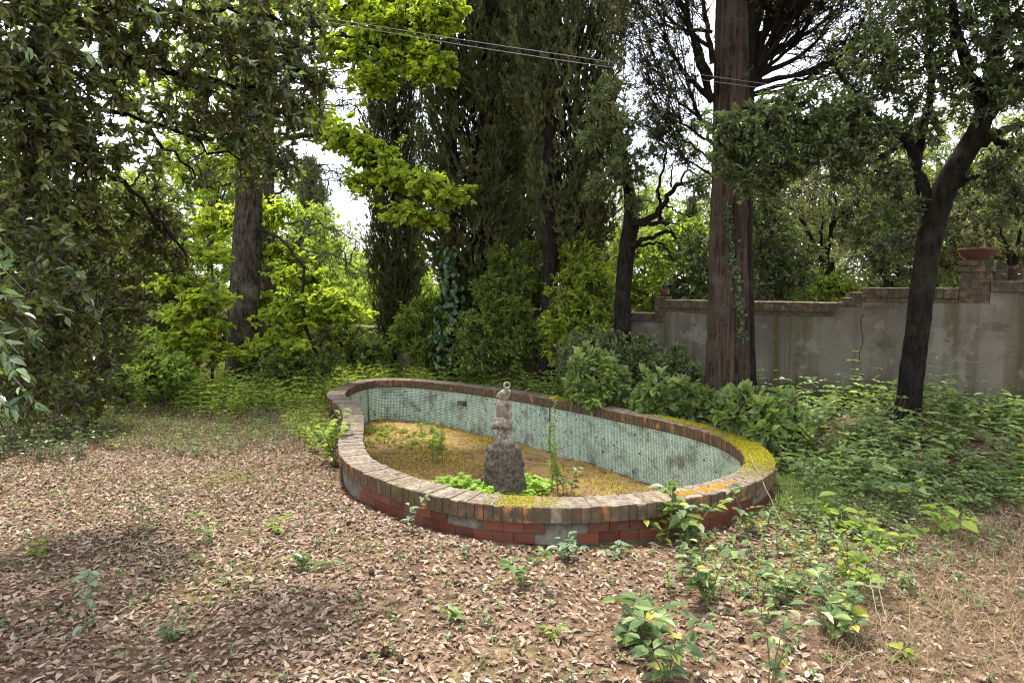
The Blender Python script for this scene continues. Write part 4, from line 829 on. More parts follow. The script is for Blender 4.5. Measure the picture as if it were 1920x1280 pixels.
# ------------------------------------------------------------------ trees beyond the wall
def small_tree(name, label, px, d, z_split, stems, blobs, leaf='olive', L=.07, W=.016, group=None, tr=.11, m=11):
    p = at(px, 560, d); b = np.array([p[0], p[1], float(gz(p[0], p[1]))]); t = thing(name, label, 'tree', b, group)
    P = curve([b+[0,0,-.1], b+[.02,0,z_split*.5], b+[0,0,z_split]], 12); V, F = tube(P, [tr*1.1]*6+[tr]*(len(P)-8)+[tr*1.25, tr*1.1], 12, ridge=.12); o = b; MB().add(V-o, F).build('trunk', M['bark_dark'], t, True)
    lm = MB(); an = [P[-2:]]
    for pts in stems:
        B = wobble(curve([P[-1]]+[at(*q) for q in pts], 16), .015); V, F = tube(B, np.linspace(tr*.42, tr*.12, len(B)), 7); lm.add(V-o, F); an.append(B)
    if stems: lm.build('limb', M['bark_dark'], t, True)
    crown(t, [(q[0],q[1],q[2],q[3]*1.1,int(q[4]*1.8)) for q in blobs], np.concatenate(an), leaf, L*1.1, W*1.15, m, twl=.24, up=.0, limb=.014, sub=6, spread=.8); return t
small_tree('olive_tree', 'pollarded olive with upright stems behind the middle of the wall', 1548, 12.6, 1.95, [[(1540,460,12.6),(1543,405,12.6)],[(1545,490,12.6),(1520,440,12.5),(1490,395,12.4),(1450,370,12.4)],[(1548,470,12.6),(1560,420,12.6),(1565,370,12.6)],[(1535,490,12.5),(1500,478,12.3),(1460,480,12.2)],[(1560,430,12.6),(1590,390,12.6),(1610,380,12.6)]],
  [(1470,360,12.5,.55,70),(1540,350,12.6,.6,80),(1610,360,12.6,.6,80),(1440,430,12.4,.5,60),(1500,430,12.8,.5,50),(1600,430,12.8,.5,60),(1560,280,12.8,.8,80),(1640,300,12.8,.8,80)], 'olive')
small_tree('olive_tree', 'leafy olive behind the wall between leaning oak and brick pillar', 1660, 12.0, 1.6, [[(1640,470,12),(1620,420,12)],[(1680,440,12),(1700,380,12)]],
  [(1640,480,12,.5,70),(1690,440,12.2,.6,80),(1700,500,12,.45,60),(1640,400,12.2,.6,70),(1760,420,12.2,.65,80),(1780,490,12.2,.5,70),(1720,350,12.4,.8,80)], 'silver', .08, .028)
small_tree('olive_tree', 'pale olive rising behind the tall brick pillar', 1895, 11.2, 1.7, [[(1890,470,11.2),(1870,420,11.2)],[(1910,450,11.2),(1930,380,11.2)]],
  [(1850,420,11.4,.6,80),(1920,410,11.4,.7,90),(1880,470,11.6,.5,60),(1820,470,11.6,.4,50),(1900,320,11.6,.8,90),(1960,480,11.2,.6,70),(1840,340,11.8,.7,80)], 'olive')
small_tree('evergreen_tree', 'dark leafy evergreen behind the wall right of the big trunk', 1440, 11.4, 1.2, [],
  [(1430,500,11.4,.40,80),(1450,440,11.5,.45,80),(1480,530,11.3,.32,60),(1420,380,11.5,.45,70),(1415,545,11.2,.25,40),(1500,490,11.6,.4,60)], 'oakr', .07, .028)
small_tree('evergreen_tree', 'dark ivy-leaved bush behind the wall left of the big trunk', 1290, 11.9, 1.0, [],
  [(1300,520,11.7,.36,80),(1270,545,11.7,.28,60),(1310,470,11.9,.4,70),(1290,570,11.5,.2,40),(1250,580,11.5,.14,24)], 'oakr', .075, .03)
small_tree('leafy_tree', 'bright leafy tree beyond the wall behind the gnarled branches', 1225, 14.5, 1.2, [],
  [(1220,500,14.5,.7,100),(1260,450,14.6,.6,80),(1200,560,14.3,.5,70),(1290,430,14.8,.5,50),(1160,470,14.8,.6,60)], 'wood', .10, .045)
small_tree('fern_bush', 'sunlit feathery bush behind the wall below the pollarded olive', 1520, 12.2, 1.0, [],
  [(1510,540,12.2,.35,70),(1570,540,12.2,.3,50),(1480,560,12.0,.25,40)], 'wood', .09, .03)

# ------------------------------------------------------------------ woodland behind: a few prototypes copied as single trees
def proto_tree(n_bl, H, rad, leaf, L, W, nt_=60, m=9):
    fm = MB(); wm = MB(); V, F = tube(curve([(0,0,-.2),(.05,0,H*.3),(0,.05,H*.8)], 10), np.linspace(.11,.03,11)[:len(curve([(0,0,-.2),(.05,0,H*.3),(0,.05,H*.8)], 10))], 8); wm.add(V, F)
    for _ in range(n_bl):
        a = rng.uniform(0, 6.28); z = H*rng.uniform(.12, .92); rr = rad*math.sqrt(rng.uniform(.1, 1))*(1-.45*abs(z/H-.45)); c = np.array([math.cos(a)*rr, math.sin(a)*rr, z]); r = rad*rng.uniform(.28, .42)
        V, F = tube(curve([(0,0,z*.7), c*.6+[0,0,z*.3], c], 5), .02, 4); wm.add(V, F)
        E = ellip(nt_, c, [r, r, r*.75], .4); S = E-nrm(E-c+rvec(nt_)*.4)*.25; twigs(wm, S, E, .006); twig_leaves(fm, S, E, m, L, W, .85, .1, .7)
    return fm.mesh('crown', M[leaf]), wm.mesh('trunk', M['bark_grey'], True)
protos = [proto_tree(20, 4.2, 1.9, 'wood', .13, .06), proto_tree(20, 4.6, 1.7, 'laurel', .12, .05), proto_tree(20, 4.4, 2.0, 'olive', .12, .035)]
names = [('woodland_tree','light green broadleaf tree'),('woodland_tree','mid green bushy tree'),('woodland_tree','pale grey-green tree')]
spots = [(-150,17,0,1.),(40,20,1,1.1),(180,16.5,1,.8),(290,22,0,1.6),(400,19,1,1.45),(540,21,0,1.3),(640,26,2,1.2),(650,19,0,.95),(720,24,0,1.0),(810,19.5,0,.85),(900,17.5,0,.8),(980,21,2,1.05),(1080,17,2,.95),(1150,21,2,1.2),(1240,20,2,1.1),(1330,17,0,1.),(1420,18,2,1.25),(1520,17,2,1.3),(1630,17.5,2,1.35),(1740,16.5,0,1.25),(1850,17,2,1.4),(1970,16,2,1.4),(320,15,1,.62),(240,14,1,.55)]
PLACE = ['leftmost of all','behind the hanging oak leaves at far left','left of the maple sapling, low','over the maple sapling','left of the lichened trunk','just right of the lichened trunk','behind the cedar branches','behind the bent snapped stem','left of the slender cypress','left of the ivy','behind the left rhododendron','between the two tallest cypress trunks','behind the right rhododendron','left of the gnarled trunk','behind the gnarled branches','behind the thick trunk','right of the thick red trunk','left of the pollarded olive','right of the pollarded olive','behind the leaning oak trunk','behind the tall brick pillar','at the right edge','low behind the shadowy evergreen','lowest, under the hanging oak leaves']
for i, (px, d, k, s) in enumerate(spots):
    p = at(px, 560, d); nm, lb = names[k]
    side = 'far left' if px < 250 else 'left' if px < 600 else 'centre' if px < 1200 else 'right'
    t = thing(nm, f'{lb} in the far row, {PLACE[i]}', 'tree', (p[0], p[1], float(gz(p[0], p[1]))-.1), 'woodland trees in the background')
    t.scale = (s, s, s*rng.uniform(.9, 1.1)); t.rotation_euler = (0, 0, rng.uniform(0, 6.28))
    link('crown', protos[k][0], t); link('trunk', protos[k][1], t)

# ------------------------------------------------------------------ shrubs
def shrub(name, label, px, d, blobs, leaf='laurel', L=.075, W=.032, m=10, spread=.85, twl=.18, up=.15, fine=False, sub=6):
    p = at(px, 690, d); b = np.array([p[0], p[1], float(gz(p[0], p[1]))]); t = thing(name, label, 'shrub', b)
    stems = [curve([b+[rng.normal(0,.06), rng.normal(0,.06), -.03], b+[rng.normal(0,.15), rng.normal(0,.1), .35], b+[rng.normal(0,.3), rng.normal(0,.2), .8]], 8) for _ in range(5)]
    wm = MB(); 
    for B in stems: V, F = tube(B, np.linspace(.022,.010,len(B)), 5); wm.add(V-b, F)
    wm.build('stems', M['twig'], t, True)
    crown(t, [(q[0],q[1],q[2],q[3]*rng.uniform(.95,1.3),int(q[4]*1.8),*q[5:]) for q in blobs], np.concatenate(stems), leaf, L*1.12, W*1.15, m, twl=twl, up=up, nup=1.1, limb=.010, sub=sub, spread=spread, fine=fine, shell=.05); return t
shrub('rhododendron', 'large leafy shrub with yellow-green tips left of the bare cypress trunk', 945, 11.9, [(900,620,11.8,.40,110),(960,590,11.8,.42,110),(920,550,11.9,.35,90),(980,530,12,.35,80),(960,660,11.6,.38,100),(890,670,11.7,.34,80),(1000,640,11.7,.36,90),(940,490,12.1,.28,50),(1000,470,12.2,.24,36)], 'laurel', .078, .034)
shrub('rhododendron', 'large leafy shrub tinted sunlit yellow-green right of the cypress trunk', 1090, 11.2, [(1080,480,11.4,.30,80),(1110,520,11.3,.34,95),(1070,550,11.2,.34,90),(1130,570,11.3,.30,80),(1090,600,11.,.36,95),(1050,610,11.,.3,75),(1120,640,10.9,.34,80),(1060,650,10.9,.34,80)], 'rhodo', .085, .036)
shrub('yellow_shrub', 'bright yellow-green shrub between slender cypress and ivy-clad trunk', 785, 13.4, [(780,610,13.4,.38,100),(810,580,13.5,.36,90),(760,630,13.3,.32,80),(800,660,13.1,.36,90),(830,620,13.4,.3,70)], 'yellow', .08, .036)
shrub('feathery_shrub', 'small grey-green shrub in front of the gnarled tree trunk', 1120, 10.1, [(1100,660,10.1,.26,80),(1140,650,10.2,.28,85),(1070,680,10.0,.22,60),(1170,680,10.1,.24,70)], 'silver', .055, .02)
shrub('dark_shrub', 'dark grey-leaved shrub against the wall left of the thick trunk', 1225, 10.2, [(1200,680,10.1,.24,70),(1240,690,10.,.24,70),(1270,670,10.1,.16,34,1.5),(1210,650,10.3,.18,40),(1290,700,9.9,.2,50)], 'silver', .065, .027)
shrub('broadleaf_shrub', 'round bright-leaved bush touching the back rim of the basin', 1122, 9.5, [(1110,700,9.5,.25,90),(1140,715,9.45,.24,80),(1090,725,9.45,.20,60),(1150,740,9.4,.2,60),(1118,745,9.3,.2,55)], 'broad', .115, .068, fine=True)
shrub('broadleaf_shrub', 'low broad-leaved bush behind the rim right of the round bush', 1255, 8.9, [(1230,740,8.95,.2,60),(1270,745,8.9,.22,70),(1300,760,8.8,.2,60),(1215,765,8.9,.18,50)], 'broad', .12, .07, fine=True)
shrub('broadleaf_shrub', 'leggy broad-leaved bush beside the mossy right end of basin', 1425, 7.5, [(1400,775,7.6,.2,55),(1440,785,7.4,.2,55),(1470,790,7.4,.18,45),(1430,820,7.3,.18,40),(1380,765,7.8,.18,40),(1490,820,7.3,.14,24)], 'broad', .12, .07, fine=True)
shrub('dark_shrub', 'dark low shrub at the foot of the lichened maple', 560, 11.2, [(540,680,11.2,.32,90),(590,690,11.2,.3,80),(510,700,11.,.28,70),(620,670,11.5,.26,60)], 'laurel', .06, .026)
shrub('leafy_shrub', 'bright green shrub in the undergrowth under the hanging oak leaves', 300, 10.3, [(280,690,10.3,.35,90),(230,700,10.2,.32,80),(330,700,10.2,.3,80),(250,650,10.5,.3,70)], 'yellow', .08, .036)
shrub('leafy_shrub', 'dark green shrub at far left behind the hanging oak leaves', 150, 9., [(170,690,8.8,.36,110),(110,700,8.6,.36,110),(60,740,8.2,.34,100),(220,720,9,.3,90),(150,740,8.5,.28,80),(20,690,8.4,.5,130),(120,620,9.2,.5,130)], 'laurel', .07, .03)
shrub('leafy_shrub', 'shadowy evergreen behind the maple sapling at left', 320, 13, [(300,580,13,.6,140),(250,520,13,.6,140),(350,540,13.2,.5,110),(200,600,12.6,.6,130),(300,460,13.4,.6,110),(400,620,13,.5,110)], 'oakr', .085, .04)
shrub('leafy_shrub', 'mid green bush behind the basin beside the slender cypress', 680, 13.5, [(660,650,13.4,.38,100),(610,640,13.6,.4,100),(700,660,13.2,.32,80),(640,600,14,.45,90)], 'laurel', .07, .03)

# ------------------------------------------------------------------ cables
A_ = at(640, 38, 9.7); B_ = at(1530, 168, 8.6); 
for k, dz in enumerate((0, -.05)):
    e = (B_-A_); A2 = A_-e*.08; B2 = B_+e*.5
    P = curve([A2+[0,0,dz], (A_+B_)/2+[0,0,dz-.03-.02*k], B2+[0,0,dz*.6]], 30); V, F = tube(P, .0036, 6)
    o = MB().add(V, F).build('overhead_cable', M['cable'], None, True); tag(o, ('upper' if k == 0 else 'lower')+' of two thin grey cables strung across the cypresses', 'cable', 'overhead cables')

# ------------------------------------------------------------------ ground cover (uncountable): undergrowth, grass, straw, litter
def scatter(n, poly_px, z0=0.):
    P = np.array([gnd(x, y)[:2] for x, y in poly_px]); lo, hi = P.min(0), P.max(0); out = np.zeros((0,2))
    while len(out) < n:
        q = lo+(hi-lo)*rng.uniform(size=(n*2, 2)); out = np.vstack([out, q[poly_in(P, q[:,0], q[:,1])]])
    out = out[:n]; out = out[~poly_in(opc_out, out[:,0], out[:,1])]; return np.c_[out, gz(out[:,0], out[:,1])]
def in_front_of_wall(P): return ((P[:,:2]-WA) @ wnrm) > TH_W/2+.05
def plants(fm, wm, B, h, pairs, L, W, fine=False):
    n = len(B); H = h*rng.uniform(.45, 1.25, n); lean = rng.normal(0, .18, (n,3)); lean[:,2] = 1; T = nrm(lean)
    E = B+T*H[:,None]; twigs(wm, B, E, .0035)
    tint = rng.uniform(0, 1, n)
    for k in range(pairs):
        f = (k+1.2)/(pairs+.2); c = B+(E-B)*f; a = rng.uniform(0, 6.28, n)
        for sgn in (0, math.pi):
            D = np.c_[np.cos(a+sgn), np.sin(a+sgn), rng.uniform(-.15,.45,n)]; s = rng.uniform(.6,1.2,n)*(1.1-.35*f)
            leaves(fm, c, D, nrm(np.array([0,0,1.])+rvec(n)*.35), L*s, W*s, np.clip(tint*.55+rng.uniform(0,.45,n), 0, 1), fine, .14, .18)
def region(n, x0, x1, y0, y1, keep):
    q = np.c_[rng.uniform(x0, x1, n), rng.uniform(y0, y1, n)]; q = q[~poly_in(opc_out, q[:,0], q[:,1])]; B = np.c_[q, gz(q[:,0], q[:,1])]
    B = B[in_front_of_wall(B)]; return B[keep(B[:,0], B[:,1])]
fm = MB(); wm = MB()
edge = lambda x, y: (y > 9.0-.95*np.maximum(0, x-.2)-.0*x) & (y > 5.9+.35*np.sin(x*2.1)) 
B = region(9000, -.3, 8.5, 5.5, 12.2, lambda x, y: edge(x, y) & (rng.uniform(size=len(x)) < .35+.65*ss((y-6.2)/1.2)*(.6+.4*np.sin(x*2.3+y*1.7)))); pat = np.sin(B[:,0]*2.9+1.3)*np.cos(B[:,1]*3.3)+.5*np.sin(B[:,0]*6.1-B[:,1]*4.7); dw = (B[:,:2]-WA) @ wnrm; B = B[(pat+rng.normal(0,.35,len(B)) > -.75) | (dw < 1.3)]
plants(fm, wm, B[:760], .36, 4, .135, .075, True); plants(fm, wm, B[760:1350], .22, 3, .10, .060, True); plants(fm, wm, B[1350:1900], .30, 6, .060, .028, True); plants(fm, wm, B[1900:1980], .62, 6, .10, .05, True)
B = scatter(300, [(1480,870),(1700,880),(1920,880),(1920,960),(1750,960),(1500,930)]); plants(fm, wm, B, .16, 3, .09, .052, True)
ug = thing('undergrowth', 'dense knee-high leafy undergrowth between the basin and the garden wall', 'undergrowth'); ug['kind'] = 'stuff'
fm.build('leaves', M['under'], ug, kind='stuff'); wm.build('stems', M['stem'], ug, kind='stuff')
fm = MB(); wm = MB()
B = region(9000, -6.2, .8, 8.6, 15, lambda x, y: (y > 10.0+.55*ss((-x-2.)/1.5)*0+.35*np.sin(x*1.9)) & (rng.uniform(size=len(x)) < .8)); B = B[:2600]; plants(fm, wm, B, .44, 5, .105, .052)
B = scatter(420, [(500,735),(610,735),(640,800),(640,860),(580,850),(530,800)]); plants(fm, wm, B, .2, 4, .07, .034)
ug = thing('undergrowth', 'tangled weeds along the back rim of the basin below the cypresses', 'undergrowth'); ug['kind'] = 'stuff'
fm.build('leaves', M['wood'], ug, kind='stuff'); wm.build('stems', M['stem'], ug, kind='stuff')

def blades(mb, B, h, w, lean=.5, wind=None):
    n = len(B); H = h*rng.uniform(.4, 1.3, n)[:,None]; a = rng.uniform(0, 6.28, n); D = np.c_[np.cos(a), np.sin(a), np.zeros(n)]; S = np.c_[-np.sin(a), np.cos(a), np.zeros(n)]
    l = lean*rng.uniform(.2, 1.6, n)[:,None]; m_ = B+np.array([0,0,1.])*H*.55+D*H*l*.35; t_ = B+np.array([0,0,1.])*H*np.maximum(.08, 1-.45*l)+D*H*l
    wv = np.broadcast_to(w, (n,))[:,None]
    V = np.stack([B-S*wv, B+S*wv, m_+S*wv*.7, m_-S*wv*.7, t_], 1).reshape(-1,3); b = np.arange(n)[:,None]*5; r_ = np.repeat(rng.uniform(0,1,n), 5)
    k0 = mb.n; mb.add(V, b+np.array([[0,1,2,3]]), r_); mb.F[3].append(k0+b+np.array([[3,2,4]]))
mb = MB(); B = scatter(6500, [(150,770),(640,745),(640,800),(560,850),(330,860),(100,830)]); blades(mb, B, .16, .0025, .8)
B = scatter(2600, [(1600,1060),(1920,960),(2000,1280),(1600,1290),(1500,1180)]); blades(mb, B, .13, .0016, 2.2)
B = scatter(260, [(1600,1060),(1920,960),(2000,1280),(1600,1290),(1500,1180)]); blades(mb, B, .30, .0016, 1.0)
B = scatter(2500, [(1480,860),(1920,880),(1920,960),(1480,980)]); blades(mb, B, .12, .002, 1.2)
B = scatter(3800, [(60,800),(640,800),(640,900),(480,960),(200,920),(40,900)]); blades(mb, B, .11, .0022, 1.3)
B = scatter(2600, [(120,770),(620,735),(640,790),(400,800)]); blades(mb, B, .26, .0025, .7)
B = scatter(5000, [(0,860),(640,870),(660,1000),(1400,1040),(1900,1000),(1980,1285),(-60,1285)]); blades(mb, B, .05, .0016, 2.)
tag(mb.build('dry_grass', M['straw'], None), 'straw-coloured dead grass on the open ground', 'dry grass', kind='stuff')
mb = MB(); B = scatter(5000, [(120,775),(620,735),(640,800),(400,840),(100,830)]); blades(mb, B, .12, .003, .8)
B = scatter(2600, [(1450,870),(1540,860),(1640,900),(1560,960),(1440,960)]); blades(mb, B, .14, .003, .9)
B = scatter(2500, [(1500,880),(1920,890),(1920,960),(1480,980)]); blades(mb, B, .09, .003, .9)
B = scatter(900, [(0,880),(640,870),(680,1000),(1400,1050),(1900,1050),(1950,1285),(0,1285)]); blades(mb, B, .06, .003, .9)
tag(mb.build('grass', M['grass'], None), 'sparse green grass around the basin', 'grass', kind='stuff')
# fine needle litter
mb = MB(); B = scatter(48000, [(-80,850),(640,780),(1460,880),(1920,880),(2050,1290),(-150,1290)]); n_ = len(B)
a = rng.uniform(0,6.28,n_); D = np.c_[np.cos(a), np.sin(a), rng.normal(.0,.25,n_)]; leaves(mb, B+[0,0,.006], D, np.tile([[0,0,1.]], (n_,1)), rng.uniform(.02,.07,n_), .0032, rng.uniform(0,1,n_), False, .1, .05)
tag(mb.build('needle_litter', M['needle'], None), 'thin brown needles and twig bits strewn over the soil', 'litter', kind='stuff')
# fallen oak leaves
def density(P): 
    x, y = P[:,0], P[:,1]; left = 1-ss((x+.6)/2.2); n1 = .5+.5*np.sin(x*1.9+np.sin(y*1.3)*1.4)*np.cos(y*1.6+x*.7); return np.clip(.15+.66*left*(.45+.55*n1)+.20*n1, 0, 1)*(.72+.28*ss((np.sin(x*5.3+y*2.1)+np.sin(y*6.7-x*3.3)+1.2)/2))
B = scatter(110000, [(-100,800),(330,790),(620,780),(1460,870),(1920,840),(2080,1290),(-160,1290)]); B = B[rng.uniform(size=len(B)) < density(B)]
n_ = len(B); a = rng.uniform(0,6.28,n_); D = np.c_[np.cos(a), np.sin(a), rng.normal(.03,.16,n_)]; N = nrm(np.array([0,0,1.])+rng.normal(0,.24,(n_,3)))
Lr = .016+.056*rng.beta(1.5,1.8,n_); rr_ = np.clip(rng.beta(1.5,1.5,n_)*.8+.2*rng.uniform(0,1,n_), 0, 1)
order = np.argsort(B[:,1]); big = order[:300]
px_ok = [k for k in order if abs(B[k,0]/max(B[k,1],.1)) < .76][:300]
litter_me = [leaf_mesh('fallen_leaf', M['litter'], 1, .46, f_, d_, r_) for f_, d_, r_ in ((.25,.12,.35),(.3,-.15,.5),(.15,.2,.65),(.35,.05,.8),(.2,-.1,.95),(.3,.18,.2),(-.25,-.1,.7),(-.2,.1,.55))]
for k in px_ok: put_leaf(litter_me[rng.integers(len(litter_me))], B[k]+[0,0,rng.uniform(.006,.016)], D[k], N[k], Lr[k]*1.05, ground, name='fallen_leaf')
rest = np.ones(n_, bool); rest[px_ok] = False
mb = MB(); fl = np.where(rng.uniform(size=n_) < .7, 1, -1)
for s in (1, -1):
    m_ = rest & (fl == s); leaves(mb, B[m_]+np.c_[np.zeros((m_.sum(),2)), rng.uniform(.004,.018,m_.sum())], D[m_], N[m_], Lr[m_], Lr[m_]*rng.uniform(.36,.55,m_.sum()), rr_[m_], True, .25*s, .14*s)
# leaves lying in the basin and on the rim
q = lo_+(hi_-lo_)*rng.uniform(size=(6500,2)); q = q[poly_in(fp[::6], q[:,0], q[:,1])]; n2_ = len(q)
a = rng.uniform(0,6.28,n2_); leaves(mb, np.c_[q, zfloor(q[:,0], q[:,1])+.012], np.c_[np.cos(a), np.sin(a), rng.normal(0,.2,n2_)], nrm(np.array([0,0,1.])+rng.normal(0,.3,(n2_,3))), (.014+.05*rng.beta(1.2,2.6,n2_)), rng.uniform(.008,.024,n2_), rng.beta(2,2,n2_), True, .2, .1)
u = rng.uniform(0,1,420); w_ = rng.uniform(.1,.9,420)[:,None]; q = along(op, u)*w_+along(ip, u)*(1-w_); a = rng.uniform(0,6.28,420)
leaves(mb, np.c_[q, np.full(420, ZT+.008)], np.c_[np.cos(a), np.sin(a), rng.normal(0,.1,420)], nrm(np.array([0,0,1.])+rng.normal(0,.2,(420,3))), rng.uniform(.012,.045,420), rng.uniform(.006,.018,420), rng.beta(2,2,420), True, .2, .1)
tag(mb.build('leaf_litter', M['litter'], None), 'carpet of small dry tan oak leaves covering the ground', 'leaf litter', kind='stuff')

# tiny weeds through the litter
fm = MB(); wm = MB(); B = scatter(420, [(200,770),(640,745),(640,820),(560,850),(330,870),(150,830)]); plants(fm, wm, B, .17, 4, .06, .026, True)
B = scatter(110, [(1250,1030),(1480,960),(1720,930),(1720,1130),(1400,1180),(1250,1120)]); plants(fm, wm, B, .17, 4, .055, .032, True)
B = scatter(90, [(1250,1030),(1480,960),(1720,930),(1720,1130),(1400,1180),(1250,1120)]); plants(fm, wm, B, .07, 2, .06, .036, True)
B = scatter(420, [(0,860),(640,850),(680,1000),(1000,1035),(1450,960),(1920,900),(1980,1285),(-60,1285)]); plants(fm, wm, B, .055, 3, .036, .018, True)
B = scatter(260, [(1180,1000),(1480,950),(1900,920),(1920,1150),(1500,1120)]); plants(fm, wm, B, .08, 3, .05, .03, True)
ug = thing('weed_seedlings', 'tiny green seedlings dotted over the leaf litter', 'weeds'); ug['kind'] = 'stuff'
fm.build('leaves', M['seed'], ug, kind='stuff'); wm.build('stems', M['stem'], ug, kind='stuff')

# moss on the rim, orange lichen, moss on the ground and basin floor
def mosspatch(name, label, mat, cu, hw, n_, h=.022, rmin=.02, rmax=.98):
    u = rng.normal(cu, hw, n_); w_ = rng.uniform(rmin, rmax, n_)[:,None]; q = along(op, u)*w_+along(ip, u)*(1-w_)
    mb = MB(); B = np.c_[q, np.full(n_, ZT-.002)]; blades(mb, B, h, .0035, .9); tag(mb.build(name, M[mat], None), label, 'moss', kind='stuff')
def u_of(px, py):
    p = onz(px, py, ZT)[:2]; return np.argmin(np.linalg.norm(op-p, axis=1))/nsub
mosspatch('moss', 'thick yellow moss on the rim at the right end of basin', 'moss', u_of(1445,845), .020, 9000, .026)
mosspatch('moss', 'yellow moss patch on the back rim behind the tall weed', 'moss', u_of(1085,750), .012, 4200, .022)
mosspatch('moss', 'short strip of moss on the back rim towards the right end', 'moss', u_of(1300,790), .014, 3000, .020, .3, .98)
mosspatch('moss', 'small yellow moss patch on the front rim before the statue', 'moss', u_of(972,952), .0075, 1800, .018)
mosspatch('lichen', 'orange lichen smear on the front rim at right', 'lichen', u_of(1345,926), .010, 2600, .008, .35, .75)
mb = MB(); q = lo_+(hi_-lo_)*rng.uniform(size=(52000,2)); q = q[poly_in(fp[::6], q[:,0], q[:,1])]; nz = np.sin(q[:,0]*2.1+1)*np.cos(q[:,1]*1.7)+.5*np.sin(q[:,0]*5+q[:,1]*4); q = q[nz+rng.normal(0,.5,len(q)) > .1]
blades(mb, np.c_[q, zfloor(q[:,0], q[:,1])], .038, .0055, 1.1)
fl_moss = leafmat('floor_moss', [(0,(.15,.085,.03)),(.45,(.30,.20,.045)),(1,(.44,.37,.07))], .15, .9, .1, 1.2)
tag(mb.build('moss', fl_moss, None), 'ochre moss growing over the floor of the basin', 'moss', kind='stuff')
mb = MB(); B = scatter(7000, [(1300,1010),(1480,930),(1700,900),(1640,1040),(1400,1100)]); nz = np.sin(B[:,0]*6)*np.cos(B[:,1]*5)+.4*np.sin(B[:,0]*13); B = B[nz+rng.normal(0,.2,len(B)) > .35]; blades(mb, B, .022, .004, .9)
tag(mb.build('moss', M['moss'], None), 'patchy yellow-green moss on the ground right of the basin', 'moss', kind='stuff')

# ------------------------------------------------------------------ plants inside the basin
fm = MB()
def herb(cx, cy_, rx, ry, n_, hh):
    a = rng.uniform(0,6.28,n_); k = np.sqrt(rng.uniform(0,1,n_)); x = cx+np.cos(a)*rx*k; y = cy_+np.sin(a)*ry*k; z = zfloor(x, y)+hh*(1-k**2)*rng.uniform(.55,1.1,n_)+.02
    c = np.c_[x, y, z]
    for q in range(6):
        aa = q*1.05+rng.uniform(0,6.28,n_); D = np.c_[np.cos(aa), np.sin(aa), rng.uniform(.1,.6,n_)]; leaves(fm, c, D, nrm(np.array([0,0,1.])+rvec(n_)*.2), rng.uniform(.035,.06,n_), rng.uniform(.02,.034,n_), rng.uniform(0,1,n_), False, .1, .05)
for (hx, hy, rx, ry, cnt) in ((-.48,.02,.44,.36,30),(.36,.08,.2,.26,13),(-.2,-.25,.3,.12,10)):
    for _ in range(cnt):
        a_ = rng.uniform(0,6.28); k_ = math.sqrt(rng.uniform(0,1)); herb(sb[0]+hx+math.cos(a_)*rx*k_, sb[1]+hy+math.sin(a_)*ry*k_, rng.uniform(.06,.12), rng.uniform(.06,.12), 34, rng.uniform(.05,.20)*(1.1-.5*k_))
tag(fm.build('herb_patch', M['sedum'], None), 'bright green low herbs massed round the foot of the statue', 'herbs', kind='stuff')
def tall_weed(label, px, py, top_py, leafL, n_l, mat='sedum', lean=0., nst=1, W=.15):
    b = onz(px, py, -.5); b[2] = float(zfloor(b[0], b[1])); t = thing('tall_weed', label, 'weed', b); H_ = (py-top_py)/FPX*b[1]
    fm = MB(); wm = MB()
    for s in range(nst):
        lean_ = lean; lean = lean_+rng.normal(0, .06*(nst > 1)); x0 = rng.normal(0, .07*(nst > 1)); h = H_*(1 if s == 0 else rng.uniform(.5, .9))
        P = wobble(curve([(x0,0,0),(x0+lean*.3,0,h*.5),(x0+lean,0,h)], 10), .006); V, F = tube(P, np.linspace(.0055,.002,len(P)), 5); wm.add(V, F)
        f = rng.uniform(.18, 1., n_l)**.8; c = np.stack([np.interp(f, np.linspace(0,1,len(P)), P[:,i]) for i in range(3)], 1)
        a = rng.uniform(0,6.28,n_l); D = np.c_[np.cos(a), np.sin(a), rng.uniform(-.3,.9,n_l)]; leaves(fm, c, D, nrm(np.array([0,0,1.])+rvec(n_l)*.4), leafL*rng.uniform(.6,1.2,n_l)*(1.1-.4*f), leafL*W, rng.uniform(0,1,n_l), True, .1, .3); lean = lean_
    wm.build('stem', M['stem'], t, True); fm.build('leaves', M[mat], t)
tall_weed('tall feathery weed standing in the basin left of the statue', 822, 872, 775, .085, 40, 'weed', nst=4, W=.12)
tall_weed('tallest thin weed in the basin right of the statue', 1040, 925, 738, .10, 46, 'weed', nst=4, W=.12)
tall_weed('broad-leaved weed in the basin right of the statue', 1063, 925, 868, .12, 16, 'seed', W=.4, nst=2)
tall_weed('short spiky weed by the left mosaic corner', 716, 812, 768, .05, 30)
fm = MB(); wm = MB(); q = np.array([onz(rng.uniform(685,830), rng.uniform(806,846), -.48)[:2] for _ in range(70)]); q = q[poly_in(inset(op, CW+.06)[::6], q[:,0], q[:,1])]
plants(fm, wm, np.c_[q, zfloor(q[:,0], q[:,1])], .10, 4, .085, .036, True)
ug = thing('floor_weeds', 'low yellow-green weeds on the far left basin floor', 'weeds'); ug['kind'] = 'stuff'
fm.build('leaves', M['yellow'], ug, kind='stuff'); wm.build('stems', M['stem'], ug, kind='stuff')
# dead stem leaning on the lining
P = curve([onz(908,812,-.5), onz(903,790,-.35), onz(893,765,-.1), onz(885,742,.12)], 14); P = np.array([np.r_[p[:2], p[2]] for p in P]); V, F = tube(P, np.linspace(.018,.012,len(P)), 6, ridge=.15)
tag(MB().add(V, F).build('dead_stem', M['bark_grey'], None, True), 'dead crooked stem leaning on the mosaic beside the drain hole', 'stem')

